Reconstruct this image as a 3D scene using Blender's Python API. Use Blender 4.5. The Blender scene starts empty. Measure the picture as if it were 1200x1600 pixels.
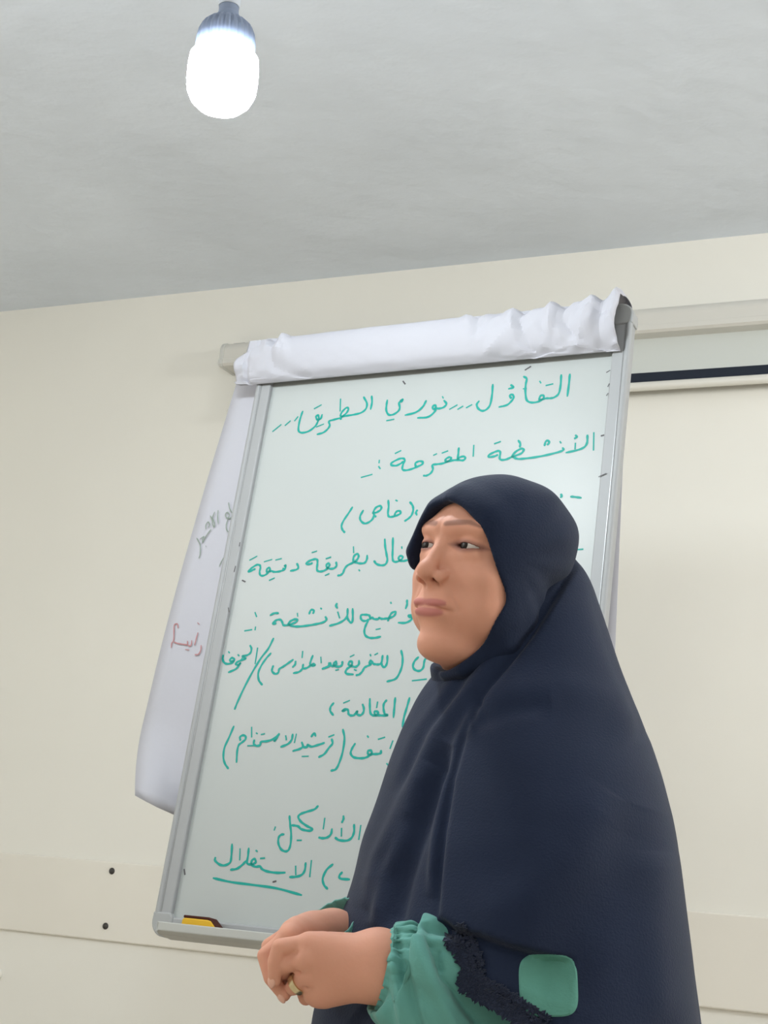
import bpy, bmesh, math, random
import numpy as np
from mathutils import Vector, Matrix

# ------------------------------------------------------------------ camera, world, lamps, exposure
scene = bpy.context.scene
COL = scene.collection
FPX = 2300.0                                   # focal length in pixels of the 1200 x 1600 frame
PITCH, ROLL = math.radians(14.18), math.radians(4.845)
CAM = np.array([0.0, 0.0, 1.05])
_R0 = np.array([1.0, 0, 0]); _F = np.array([0, math.cos(PITCH), math.sin(PITCH)]); _U0 = np.array([0, -math.sin(PITCH), math.cos(PITCH)])
_R = math.cos(ROLL) * _R0 + math.sin(ROLL) * _U0
_U = -math.sin(ROLL) * _R0 + math.cos(ROLL) * _U0
cd = bpy.data.cameras.new('camera'); cam = bpy.data.objects.new('camera', cd); COL.objects.link(cam)
cam.matrix_world = Matrix(((_R[0], _U[0], -_F[0], CAM[0]), (_R[1], _U[1], -_F[1], CAM[1]), (_R[2], _U[2], -_F[2], CAM[2]), (0, 0, 0, 1)))
cd.sensor_fit = 'VERTICAL'; cd.sensor_height = 36.0; cd.sensor_width = 27.0
cd.lens = FPX / 1600.0 * 36.0; cd.clip_start = 0.05; cd.clip_end = 60
scene.camera = cam

world = bpy.data.worlds.new('world'); scene.world = world; world.use_nodes = True
world.node_tree.nodes['Background'].inputs[0].default_value = (0.8, 0.86, 1.0, 1)
world.node_tree.nodes['Background'].inputs[1].default_value = 0.3

vs = scene.view_settings
vs.view_transform = 'Standard'; vs.look = 'None'; vs.gamma = 1.0; vs.use_curve_mapping = False
vs.exposure = -0.37
BULB_EMIT = 270.0
scene.cycles.use_denoising = True
scene.cycles.max_bounces = 8; scene.cycles.diffuse_bounces = 5

def room_lamp(name, loc, watts, col=(1, 0.95, 0.88), r=0.07):
    l = bpy.data.lights.new(name, 'POINT'); l.energy = watts; l.color = col; l.shadow_soft_size = r
    o = bpy.data.objects.new(name, l); COL.objects.link(o); o.location = loc
    return o
# unseen room bulbs behind the photographer and to the right, plus an added left fill
room_lamp('rear_room_lamp', (-0.7, -0.9, 2.4), 38, (1, 0.99, 0.97), 0.25)
room_lamp('left_fill_light', (-2.2, 1.7, 2.4), 46, (1, 0.99, 0.98), 0.2)  # unseen, added to brighten the far wall from the left
room_lamp('right_room_lamp', (2.3, 1.4, 2.4), 116, (1, 0.99, 0.97), 0.2)

# ------------------------------------------------------------------ geometry helpers
def ray(px, py):
    return ((px - 600.0) * _R - (py - 800.0) * _U) / FPX + _F
def P(px, py, t):                              # the point at depth t metres on the line of sight of a pixel
    return CAM + ray(px, py) * t
def proj(p):
    d = np.asarray(p) - CAM; z = d @ _F
    return np.stack([600 + FPX * (d @ _R) / z, 800 - FPX * (d @ _U) / z], -1)
def hit(px, py, p0, n):                        # the point of a real plane seen at a pixel
    d = ray(px, py); return CAM + d * (((p0 - CAM) @ n) / (d @ n))
def nrm(v):
    v = np.asarray(v, float); return v / np.linalg.norm(v)

def mesh_obj(name, verts, faces, mat=None, parent=None, smooth=False):
    me = bpy.data.meshes.new(name)
    me.from_pydata([tuple(map(float, v)) for v in verts], [], [tuple(map(int, f)) for f in faces])
    me.update()
    if smooth:
        me.polygons.foreach_set('use_smooth', [True] * len(me.polygons))
    o = bpy.data.objects.new(name, me); COL.objects.link(o)
    if mat: me.materials.append(mat)
    if parent: o.parent = parent
    return o
def np_obj(name, v, q, mat=None, parent=None, smooth=True):
    me = bpy.data.meshes.new(name); n = len(v); m = len(q); k = q.shape[1]
    me.vertices.add(n); me.vertices.foreach_set('co', np.ascontiguousarray(v, np.float32).ravel())
    me.loops.add(m * k); me.loops.foreach_set('vertex_index', np.ascontiguousarray(q, np.int32).ravel())
    me.polygons.add(m); me.polygons.foreach_set('loop_start', np.arange(0, m * k, k, dtype=np.int32))
    me.update(calc_edges=True); me.validate()
    if smooth: me.polygons.foreach_set('use_smooth', np.ones(len(me.polygons), bool))
    o = bpy.data.objects.new(name, me); COL.objects.link(o)
    if mat: me.materials.append(mat)
    if parent: o.parent = parent
    return o
def empty(name, loc):
    o = bpy.data.objects.new(name, None); COL.objects.link(o); o.location = loc; o.empty_display_size = 0.05
    return o
def adopt(o, parent):                          # parent keeping the world-space vertices where they are
    o.parent = parent; o.matrix_parent_inverse = Matrix.Translation(parent.location).inverted()
    return o
def tag(o, label=None, cat=None, group=None, kind=None):
    if label: o['label'] = label
    if cat: o['category'] = cat
    if group: o['group'] = group
    if kind: o['kind'] = kind
    return o

class MB:                                      # collects boxes, prisms, tubes into one mesh
    def __init__(s): s.v = []; s.f = []
    def add(s, v, f):
        b = len(s.v); s.v += [tuple(map(float, p)) for p in v]; s.f += [tuple(i + b for i in q) for q in f]
    def box(s, o, ax, ay, az, x0, x1, y0, y1, z0, z1):
        o = np.asarray(o, float)
        c = [o + ax * x + ay * y + az * z for z in (z0, z1) for y in (y0, y1) for x in (x0, x1)]
        s.add(c, [(0, 2, 3, 1), (4, 5, 7, 6), (0, 1, 5, 4), (2, 6, 7, 3), (0, 4, 6, 2), (1, 3, 7, 5)])
    def prism(s, pts2, o, ax, ay, az, z0, z1):  # closed outline in (ax, ay), swept along az
        o = np.asarray(o, float); n = len(pts2)
        v = [o + ax * x + ay * y + az * z0 for x, y in pts2] + [o + ax * x + ay * y + az * z1 for x, y in pts2]
        s.add(v, [tuple(range(n))[::-1], tuple(range(n, 2 * n))] + [(i, (i + 1) % n, n + (i + 1) % n, n + i) for i in range(n)])
    def tube(s, pts, rad, n=12, caps=True):
        pts = [np.asarray(p, float) for p in pts]; m = len(pts)
        rad = [rad] * m if not hasattr(rad, '__len__') else rad
        t = nrm(pts[1] - pts[0]); a = nrm(np.cross(t, (0.3, 0.5, 0.81) if abs(t[2]) < .9 else (1, 0, 0)))
        v = []
        for i in range(m):
            t = nrm(pts[min(i + 1, m - 1)] - pts[max(i - 1, 0)]); a = nrm(a - t * (a @ t)); b = np.cross(t, a)
            v += [pts[i] + rad[i] * (math.cos(2 * math.pi * k / n) * a + math.sin(2 * math.pi * k / n) * b) for k in range(n)]
        f = [(i * n + k, i * n + (k + 1) % n, (i + 1) * n + (k + 1) % n, (i + 1) * n + k) for i in range(m - 1) for k in range(n)]
        if caps: f += [tuple(range(n))[::-1], tuple(range((m - 1) * n, m * n))]
        s.add(v, f)
    def lathe(s, o, ax, ay, az, prof, n=32, rib=None):  # prof: (radius, height)
        o = np.asarray(o, float); v = []; m = len(prof)
        for r, h in prof:
            for k in range(n):
                rr = r * (rib(k, h) if rib else 1); a = 2 * math.pi * k / n
                v.append(o + ax * rr * math.cos(a) + ay * rr * math.sin(a) + az * h)
        f = [(i * n + k, i * n + (k + 1) % n, (i + 1) * n + (k + 1) % n, (i + 1) * n + k) for i in range(m - 1) for k in range(n)]
        f += [tuple(range(n))[::-1], tuple(range((m - 1) * n, m * n))]
        s.add(v, f)
    def build(s, name, mat=None, parent=None, smooth=False, bevel=0, seg=2):
        o = mesh_obj(name, s.v, s.f, mat, None, smooth)
        bm = bmesh.new(); bm.from_mesh(o.data); bmesh.ops.recalc_face_normals(bm, faces=bm.faces); bm.to_mesh(o.data); bm.free()
        if smooth:
            try: o.data.set_sharp_from_angle(angle=math.radians(40))
            except Exception: pass
        if bevel:
            m = o.modifiers.new('bevel', 'BEVEL'); m.width = bevel; m.segments = seg; m.limit_method = 'ANGLE'
        if parent is not None: adopt(o, parent)
        return o

# ------------------------------------------------------------------ materials
def S(r, g, b):                                # sRGB 0-255 to linear
    f = lambda c: (c / 255 / 12.92) if c <= 10 else ((c / 255 + .055) / 1.055) ** 2.4
    return (f(r), f(g), f(b), 1)
def mat(name, col, rough=0.6, spec=0.4, metal=0.0, var=0.0, vscale=4.0, bump=0.0, bscale=60.0, sheen=0.0, trans=0.0, dist=0.02, coat=0.0):
    m = bpy.data.materials.new(name); m.use_nodes = True; nt = m.node_tree; N = nt.nodes; L = nt.links
    b = N['Principled BSDF']
    b.inputs['Base Color'].default_value = col; b.inputs['Roughness'].default_value = rough
    b.inputs['Specular IOR Level'].default_value = spec; b.inputs['Metallic'].default_value = metal
    if sheen: b.inputs['Sheen Weight'].default_value = sheen; b.inputs['Sheen Roughness'].default_value = 0.5
    if coat: b.inputs['Coat Weight'].default_value = coat; b.inputs['Coat Roughness'].default_value = 0.15
    tc = N.new('ShaderNodeTexCoord')
    if var:
        n = N.new('ShaderNodeTexNoise'); n.inputs['Scale'].default_value = vscale; n.inputs['Detail'].default_value = 5
        L.new(tc.outputs['Object'], n.inputs['Vector'])
        r = N.new('ShaderNodeMapRange'); r.inputs['From Min'].default_value = .3; r.inputs['From Max'].default_value = .7
        r.inputs['To Min'].default_value = 1 - var; r.inputs['To Max'].default_value = 1 + var; L.new(n.outputs['Fac'], r.inputs['Value'])
        x = N.new('ShaderNodeVectorMath'); x.operation = 'SCALE'; x.inputs[0].default_value = col[:3]; L.new(r.outputs[0], x.inputs['Scale'])
        L.new(x.outputs[0], b.inputs['Base Color'])
    if bump:
        n2 = N.new('ShaderNodeTexNoise'); n2.inputs['Scale'].default_value = bscale; n2.inputs['Detail'].default_value = 4
        L.new(tc.outputs['Object'], n2.inputs['Vector'])
        bp = N.new('ShaderNodeBump'); bp.inputs['Strength'].default_value = bump; bp.inputs['Distance'].default_value = dist
        L.new(n2.outputs['Fac'], bp.inputs['Height']); L.new(bp.outputs[0], b.inputs['Normal'])
    return m
# ------------------------------------------------------------------ the room
M = {}
M['wall'] = mat('painted_cream_wall', S(236, 234, 226), .75, .25, var=.02, vscale=1.3, bump=.12, bscale=9, dist=.01)
M['ceiling'] = mat('plastered_ceiling', S(221, 228, 237), .8, .2, var=.05, vscale=2.2, bump=.5, bscale=7, dist=.02)
M['floor'] = mat('floor_tile', S(190, 180, 165), .45, .4, var=.04)
M['rail'] = mat('painted_wall_board', S(233, 229, 219), .6, .3, var=.02, vscale=3)
M['bolt'] = mat('dark_bolt', S(70, 68, 66), .4, .5, .6)
ZC = 2.85
PSI = math.radians(25.05)
wr = np.array([math.cos(PSI), -math.sin(PSI), 0]); wn = np.array([math.sin(PSI), math.cos(PSI), 0]); wz = np.array([0, 0, 1.0])
d_ = ray(600, 425.5); WD = float((d_ * ((ZC - CAM[2]) / d_[2])) @ wn)      # distance of the far wall
O0 = np.array([0, 0, 0.0])
XL, XR, YB = -3.4, 3.4, WD - 6.4
def slab(name, x0, x1, y0, y1, z0, z1, m):
    b = MB(); b.box(O0, wr, wn, wz, x0, x1, y0, y1, z0, z1); o = b.build(name, m); o['kind'] = 'structure'; return o
slab('floor', XL - .1, XR + .1, YB - .1, WD + .1, -.1, 0, M['floor'])
slab('ceiling', XL - .1, XR + .1, YB - .1, WD + .1, ZC, ZC + .1, M['ceiling'])
slab('wall_front', XL - .1, XR + .1, WD, WD + .1, 0, ZC, M['wall'])
slab('wall_left', XL - .1, XL, YB - .1, WD, 0, ZC, M['wall'])
slab('wall_right', XR, XR + .1, YB - .1, WD, 0, ZC, M['wall'])
slab('wall_rear', XL, XR, YB - .1, YB, 0, ZC, M['wall'])
WP = wn * WD                                    # a point of the far wall
def on_wall(px, py, off=0.0):
    p = hit(px, py, WP - wn * off, wn); return float(p @ wr), float(p[2])
# chair rail board: flat panel fixed with bolts
zt = np.mean([on_wall(0, 1328)[1], on_wall(265, 1352)[1], on_wall(1200, 1440)[1]])
zb = np.mean([on_wall(0, 1450)[1], on_wall(300, 1480)[1], on_wall(1200, 1592)[1]])
b = MB(); b.box(O0, wr, wn, wz, XL, XR, WD - .012, WD, zb, zt)
rail = b.build('trim_1', M['rail'], bevel=.004); rail['kind'] = 'structure'
for i, (px, py) in enumerate(((175, 1361), (165, 1447))):
    x, z = on_wall(px, py, .012)
    b = MB(); b.lathe(wr * x + wn * (WD - .012) + wz * z, wr, wz, -wn, [(.0095, -.002), (.0095, .002), (.007, .005), (.003, .006)], 12)
    o = b.build('bolt', M['bolt'], None, True); o.parent = rail
# unidentified small dark dot at the left frame edge, built as a hook
x, z = on_wall(-3, 1522)
b = MB(); b.lathe(wr * x + wn * WD + wz * z, wr, wz, -wn, [(.016, 0), (.016, .012), (.011, .018)], 16)
ho = b.build('wall_hook', M['wall'], None, True); tag(ho, 'small white wall hook with a dark centre beside the chair rail', 'hook')
b = MB(); b.lathe(wr * x + wn * (WD - .018) + wz * z, wr, wz, -wn, [(.0085, 0), (.0085, .006), (.004, .009)], 12)
o = b.build('hook_knob', M['bolt'], None, True); o.parent = ho

# ------------------------------------------------------------------ roll-up projection screen on the wall
M['case'] = mat('white_screen_case', S(212, 210, 203), .35, .5)
M['cap'] = mat('case_end_cap', S(205, 205, 200), .4, .4)
M['fabric'] = mat('matte_screen_fabric', S(205, 209, 205), .8, .1)
M['blackband'] = mat('black_screen_border', S(38, 44, 56), .7, .2)
M['bar'] = mat('screen_slat_bar', S(222, 220, 212), .3, .5)
M['metal'] = mat('grey_steel', S(150, 150, 148), .35, .5, .7)
cx0, cz1 = on_wall(346, 533, .09); _, cz0 = on_wall(346, 571, .09)
_, q1 = on_wall(1200, 462, .09); _, q0 = on_wall(1200, 505, .09)
cz1 = (cz1 + q1) / 2; cz0 = (cz0 + q0) / 2
scr = empty('projection_screen', tuple(wr * cx0 + wn * WD + wz * cz0))
prof = []
for a in range(9):                              # D-shaped case
    t = math.pi / 2 * a / 8; prof.append((-.06 - .03 * math.sin(t), cz1 - .028 + .028 * math.cos(t)))
prof = [(-.003, cz1)] + prof + [(-.09, cz0 + .022), (-.094, cz0 + .02), (-.094, cz0 + .006), (-.086, cz0), (-.003, cz0)]
CX1 = cx0 + 2.4
b = MB(); b.prism(prof, WD * wn, wn, wz, wr, cx0 + .012, CX1); b.build('case', M['case'], scr)
for xx in (cx0, CX1):
    b = MB(); b.prism([(u * 1.04, (v - (cz0 + cz1) / 2) * 1.05 + (cz0 + cz1) / 2) for u, v in prof], WD * wn, wn, wz, wr, xx, xx + .014)
    b.build('end_cap', M['cap'], scr, bevel=.003)
b = MB(); b.box(wn * WD, wr, wn, wz, cx0 + .02, cx0 + .06, -.05, -.003, cz1 - .002, cz1 + .008); b.build('bracket', M['metal'], scr)
fo = .045
fx0 = on_wall(372, 590, fo)[0]; fz1 = cz0 + .012
zbl1 = np.mean([on_wall(1000, 584, fo)[1], on_wall(1200, 569, fo)[1]]); zbl0 = np.mean([on_wall(1000, 601, fo)[1], on_wall(1200, 586, fo)[1]])
FX1 = CX1 - .05
b = MB(); b.box(wn * WD, wr, wn, wz, fx0, FX1, -fo, -fo + .0012, zbl0 - .006, fz1); fab = b.build('screen_fabric', M['fabric'], scr)
b = MB(); b.box(wn * WD, wr, wn, wz, fx0, FX1, -fo - .0012, -fo, zbl0, zbl1); o = b.build('border_band', M['blackband']); o.parent = fab
for xx in (fx0, FX1 - .022):
    b = MB(); b.box(wn * WD, wr, wn, wz, xx, xx + .022, -fo - .0012, -fo, zbl1, fz1); o = b.build('border_band', M['blackband']); o.parent = fab
b = MB(); b.tube([wr * (fx0 - .02) + wn * (WD - fo) + wz * (zbl0 - .008), wr * (FX1 + .02) + wn * (WD - fo) + wz * (zbl0 - .008)], .0125, 16)
b.build('slat_bar', M['bar'], scr, True)
tag(scr, 'white projection screen rolled up in its case high on the wall', 'screen')

# ------------------------------------------------------------------ flip chart easel
M['white'] = mat('whiteboard_enamel', S(174, 179, 177), .4, .4, var=.025, vscale=2.5)
M['alu'] = mat('satin_aluminium', S(158, 160, 161), .55, .4, .1)
M['alu2'] = mat('rail_groove', S(150, 152, 152), .4, .5, .35)
M['plast'] = mat('grey_corner_plastic', S(158, 160, 160), .45, .4)
M['tray'] = mat('grey_pen_tray', S(176, 177, 172), .45, .4, .1)
M['post'] = mat('dark_stand', S(70, 72, 75), .4, .5, .5)
PB, TAU = math.radians(27.98), math.radians(7.69)
br = np.array([math.cos(PB), -math.sin(PB), 0]); bN = np.array([math.sin(PB), math.cos(PB), 0])
bu = math.cos(TAU) * wz + math.sin(TAU) * bN; bf = -(math.cos(TAU) * bN) + math.sin(TAU) * wz     # right, up, towards the viewer
BT = 2.52
BP = P(620, 1000, BT)                            # a point of the board face
def bl(px, py, off=0.0):                         # pixel on the board plane -> (right, up) metres
    p = hit(px, py, BP + bf * off, bf) - BP; return float(p @ br), float(p @ bu)
def bw(x, y, z=0.0):
    return BP + br * x + bu * y + bf * z
L0 = np.mean([bl(404, 602)[0], bl(248, 1440)[0], bl(326, 1020)[0]]); L1 = np.mean([bl(991, 516)[0], bl(968, 740)[0], bl(946, 950)[0]])
B0 = np.mean([bl(258, 1463)[1], bl(414, 1479)[1]]); B1 = bl(975, 481)[1]
print('BOARD w,h', L1 - L0, B1 - B0, 'bottom z', bw(0, B0)[2])
easel = empty('flip_chart_easel', (float(bw((L0 + L1) / 2, B0)[0]), float(bw(0, B0)[1]) + .25, 0))
FW = .031
b = MB(); b.box(BP, br, bu, bf, L0 + FW, L1 - FW, B0 + FW, B1 - FW, -.012, 0); board = b.build('whiteboard_panel', M['white'], easel)
def rail_(x0, x1, y0, y1, vert):
    b = MB(); b.box(BP, br, bu, bf, x0, x1, y0, y1, -.016, .009)
    o = b.build('frame_rail', M['alu'], easel, bevel=.003)
    b = MB()
    if vert:
        s = .0095
        xa = x0 if x0 < (L0 + L1) / 2 else x1
        sg = 1 if xa == x0 else -1
        b.tube([bw(xa + sg * .004, y0, .006), bw(xa + sg * .004, y1, .006)], .0062, 12); q = b.build('edge_bead', M['alu'], None, True)
        q.parent = o
        b = MB(); b.box(BP, br, bu, bf, xa + sg * .0105 - .0008, xa + sg * .0105 + .0008, y0, y1, .0088, .0098); q = b.build('rail_groove', M['alu2']); q.parent = o
    else:
        b.box(BP, br, bu, bf, x0, x1, (y0 + y1) / 2 - .001, (y0 + y1) / 2 + .001, .0088, .0098); q = b.build('rail_groove', M['alu2']); q.parent = o
    return o
RC = .034
rail_(L0, L0 + FW, B0 + RC, B1 - RC, True); rail_(L1 - FW, L1, B0 + RC, B1 - RC, True)
rail_(L0 + RC, L1 - RC, B0, B0 + FW, False); rail_(L0 + RC, L1 - RC, B1 - FW, B1, False)
for sx, xx in ((1, L0), (-1, L1)):
    for sy, yy in ((1, B0), (-1, B1)):
        pts = [(sx * -.003 + xx + sx * (.026 - .026 * math.sin(a)), yy - sy * .003 + sy * (.026 - .026 * math.cos(a))) for a in [math.pi / 2 * k / 7 for k in range(8)]]
        pts = [(xx - sx * .003, yy + sy * (RC + .004))] + pts[::-1] + [(xx + sx * (RC + .004), yy - sy * .003), (xx + sx * (RC + .004), yy + sy * FW), (xx + sx * FW, yy + sy * (RC + .004))]
        b = MB(); b.prism(pts, BP, br, bu, bf, -.018, .012); b.build('corner_cap', M['plast'], easel, bevel=.003)
# pen tray along the lower rail
tx0 = bl(276, 1441)[0]; tx1 = L1 - .05; ty = bl(300, 1444)[1]
tp = [(.009, ty - .030), (.048, ty - .026), (.056, ty - .020), (.056, ty - .006), (.053, ty - .006), (.052, ty - .016), (.045, ty - .021), (.009, ty - .024)]
b = MB(); b.prism(tp, BP, bf, bu, br, tx0, tx1); b.build('pen_tray', M['tray'], easel, bevel=.0015)
for xx in (tx0, tx1 - .004):
    b = MB(); b.prism([(.009, ty - .030), (.056, ty - .022), (.056, ty - .006), (.009, ty - .004)], BP, bf, bu, br, xx, xx + .004); b.build('tray_end', M['tray'], easel, bevel=.001)
# stand: back plate, column and round foot, all behind the board's middle
mx = (L0 + L1) / 2 + .05
b = MB(); b.box(BP, br, bu, bf, mx - .06, mx + .06, B0 + .015, B0 + .09, -.05, -.016); b.build('back_plate', M['post'], easel, bevel=.004)
p1 = bw(mx, B0 + .075, -.072); p0 = np.array([p1[0], p1[1], .03])
b = MB(); b.tube([p0, p1], .022, 20); b.build('column', M['post'], easel, True)
b = MB(); b.lathe(np.array([p1[0], p1[1], 0]), np.array([1., 0, 0]), np.array([0, 1., 0]), wz, [(.24, 0), (.24, .012), (.2, .025), (.05, .035)], 40); b.build('foot', M['post'], easel, True)
tag(easel, 'whiteboard flip chart easel covered in green Arabic handwriting', 'easel')
# ------------------------------------------------------------------ handwriting, stroke by stroke
M['green'] = mat('green_marker_ink', S(15, 151, 139), .5, .3)
M['ink'] = mat('black_marker_ink', S(84, 82, 84), .5, .3)
M['greyink'] = mat('faint_grey_green_ink', S(138, 150, 140), .6, .2)
M['redink'] = mat('faint_red_ink', S(176, 128, 130), .6, .2)
def catmull(pts, n=6):
    p = [np.array(q, float) for q in pts]
    if len(p) < 3: return p
    p = [2 * p[0] - p[1]] + p + [2 * p[-1] - p[-2]]; out = []
    for i in range(1, len(p) - 2):
        for k in range(n):
            t = k / n
            out.append(.5 * (2 * p[i] + (p[i + 1] - p[i - 1]) * t + (2 * p[i - 1] - 5 * p[i] + 4 * p[i + 1] - p[i + 2]) * t * t + (3 * p[i] - p[i - 1] - 3 * p[i + 1] + p[i + 2]) * t ** 3))
    out.append(p[-2]); return out
def ribbons(mb, strokes, w, lay):              # strokes in surface metres; lay(x, y) -> world point
    for si, st in enumerate(strokes):
        c = catmull(st)
        if len(c) < 2: continue
        n = len(c); vs_ = []
        for i in range(n):
            t = c[min(i + 1, n - 1)] - c[max(i - 1, 0)]; l = np.hypot(*t); t = t / l if l > 1e-9 else np.array([1., 0])
            e = np.array([-t[1], t[0]]); ww = w * (.62 if i in (0, n - 1) else 1) * (1 + .12 * math.sin(i * .9 + si))
            a, z = c[i] + e * ww, c[i] - e * ww
            if i == 0: a, z = a - t * w * .6, z - t * w * .6
            if i == n - 1: a, z = a + t * w * .6, z + t * w * .6
            vs_ += [lay(a[0], a[1], si), lay(z[0], z[1], si)]
        mb.add(vs_, [(2 * i, 2 * i + 1, 2 * i + 3, 2 * i + 2) for i in range(n - 1)])
TEXT = {}
def T(line, x0, y0, s, *strokes):
    TEXT.setdefault((line, x0), []).extend([[(x0 + a * s, y0 + b_ * s) for a, b_ in st] for st in strokes])
T(1, 680, 570, .2, [(1052,75),(1045,150),(1033,245)], [(985,80),(980,160),(965,225),(930,255),(895,262),(870,262),(845,268),(815,272),(822,245),(840,238),(850,252),(838,272),(800,290),(750,295),(715,275),(705,210),(708,150),(715,110),(692,92)],
  [(868,162),(918,150)], [(818,130),(825,142)], [(690,188),(712,187)], [(595,262),(583,245),(595,232),(610,240),(612,260),(595,285),(560,315),(500,330)], [(592,158),(612,176),(575,188)],
  [(450,155),(445,230),(430,310),(400,350),(365,360),(335,340),(325,310),(342,285)], [(285,313),(245,335)], [(215,325),(178,347)], [(170,315),(115,347)], [(70,280),(88,305),(70,330),(35,342),(0,338)], [(58,250),(63,260)])
T(1, 420, 600, .21667, [(1200,185),(1182,175),(1190,155),(1205,160),(1200,195),(1150,238),(1075,245)], [(1135,122),(1110,165),(1060,205),(985,225)], [(950,122),(965,112),(962,125),(940,135),(945,170),(935,195),(900,220),(865,222),(848,190),(850,150),(855,118)], [(852,265),(902,255)],
  [(742,88),(745,130),(735,182)], [(685,95),(708,140),(700,180),(665,208),(610,222),(560,230),(530,235),(518,228),(530,200),(560,172),(575,180),(560,210),(525,240),(520,255)], [(518,110),(515,195)], [(520,245),(470,258),(435,270),(440,300),(420,330),(390,352),(350,363)],
  [(385,222),(375,250),(350,258),(342,235),(355,225),(362,245),(355,270),(335,305),(290,340),(240,352),(215,335),(220,280),(235,225),(245,198)], [(395,290),(345,310)], [(378,152),(330,178)], [(210,238),(188,265)], [(155,268),(120,298)], [(88,295),(30,342)])
T(2, 740, 660, .18333, [(1025,90),(1022,235)], [(970,110),(968,170),(945,210),(890,235),(790,258)], [(868,180),(865,225)], [(870,110),(880,125),(862,138)],
  [(760,218),(765,235),(735,250),(640,275),(540,295),(440,308),(380,312),(345,300),(330,285),(360,250),(405,225),(428,232),(410,262),(370,280),(325,295),(280,315),(240,320),(222,305),(228,260),(215,243),(175,255),(130,280),(135,295),(175,290),(205,278)],
  [(382,155),(398,180),(395,210)], [(738,165),(744,175)], [(605,198),(615,165),(635,155),(645,175),(630,190)], [(228,165),(180,182)])
T(2, 540, 680, .18333, [(1093,88),(1088,178)], [(965,110),(960,165),(955,205),(975,188),(1010,182),(1020,200),(1000,215),(960,212),(915,215),(875,225),(850,220),(860,200),(885,188),(900,198),(880,220),(830,240),(780,248),(740,255),(745,290),(725,325),(690,345),(665,345)],
  [(870,135),(825,152)], [(775,160),(752,170)], [(600,270),(595,240),(630,222),(660,230),(650,250),(610,270),(560,290),(510,300),(485,290),(490,250),(505,215),(490,198),(450,205),(395,235),(390,255),(430,260),(470,242),(490,225)],
  [(470,133),(425,155)], [(288,215),(286,235)], [(283,268),(295,285)], [(225,335),(135,360)])
T(3, 510, 770, .13333, [(980,110),(1010,150),(1018,200),(1000,260),(965,300),(920,330)], [(1065,205),(1050,230),(1060,260)], [(800,270),(810,235),(840,212),(870,222),(865,245),(830,265),(780,280),(735,280),(722,240),(730,160),(725,90)], [(815,88),(830,96)],
  [(545,240),(575,180),(620,155),(645,165),(635,200),(590,230),(555,240),(565,270),(580,280)], [(560,255),(540,310),(490,350),(440,358),(400,320),(398,270),(432,208)], [(305,170),(260,240),(200,330),(178,390),(190,435),(215,465)])
T(3, 860.0, 760, .1, [(320,160),(400,168),(480,180)])
T(11, 860, 760, .1, [(165,125),(180,150),(160,170)])
T(4, 860, 760, .1, [(420,988),(505,982)])
T(4, 510, 830, .13333, [(1000,310),(1000,280),(1030,250),(1048,262),(1030,300),(985,325),(930,345),(880,350),(850,330),(852,300),(880,290),(895,310),(870,340),(820,360),(785,350),(775,300),(778,200),(780,80)], [(1015,145),(995,195)], [(884,185),(886,200)],
  [(685,95),(690,180),(705,270),(715,340),(690,390),(640,400),(590,385),(560,350)], [(478,285),(475,330),(450,370),(400,378),(350,368),(320,355),(318,310),(340,275),(370,270),(378,300),(355,340),(310,370),(250,400),(215,440),(195,490),(165,515),(135,520)], [(318,185),(320,250)], [(383,455),(390,464)])
T(4, 370, 850, .13333, [(1165,215),(1170,255),(1140,285),(1090,290),(1055,270),(1055,240),(1075,228),(1088,245),(1070,280),(1020,315),(965,322),(940,300),(945,240),(945,190),(915,178),(860,195),(820,220),(825,238),(860,235),(885,225)], [(1100,155),(1050,172)], [(1080,350),(1040,368)], [(935,85),(885,100)],
  [(705,230),(722,270),(700,300),(630,315)], [(560,260),(570,250),(572,275),(550,308),(545,285)], [(550,305),(500,322),(440,328),(410,318),(375,325),(350,325),(358,290),(380,280),(390,300),(365,340),(320,370),(280,368),(268,330),(278,280),(270,250),(235,245),(185,275),(140,315),(150,325),(190,305),(215,295)],
  [(522,172),(460,188)], [(410,183),(325,208)], [(235,145),(155,188)], [(440,400),(385,425)])
T(5, 510, 930, .13333, [(1048,262),(1000,262),(965,250),(970,235),(1000,240),(1010,265),(980,300),(920,325),(845,322)], [(945,60),(945,110),(930,155)],
  [(722,300),(735,265),(760,215),(800,195),(812,210),(790,245),(740,268),(690,275),(650,278),(620,265),(610,280),(560,280),(535,262),(515,275),(505,240),(470,230),(415,232),(402,260),(420,295),(460,302),(500,285)], [(490,300),(460,360),(445,420),(460,475),(510,500),(570,500),(635,487)],
  [(755,85),(759,95)], [(630,393),(585,402)], [(308,160),(310,240),(305,310),(285,320),(255,285),(245,250)], [(250,160),(245,240),(210,290),(140,330),(40,358)], [(125,100),(112,120),(128,150)], [(135,200),(155,265)])
T(5, 370, 930, .13333, [(1040,255),(1052,285),(1020,315),(950,335),(860,352),(760,365),(680,367),(630,355),(605,340),(625,310),(670,285),(708,285),(700,310),(650,335),(600,350),(550,352),(535,320),(515,290),(475,290),(430,320),(432,338),(460,330)],
  [(712,215),(715,245)], [(850,218),(865,180),(890,170),(905,190),(895,212)], [(985,154),(993,161)], [(395,235),(440,212),(488,212)], [(215,205),(232,250)], [(220,375),(215,405)], [(95,418),(175,405)])
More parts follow.
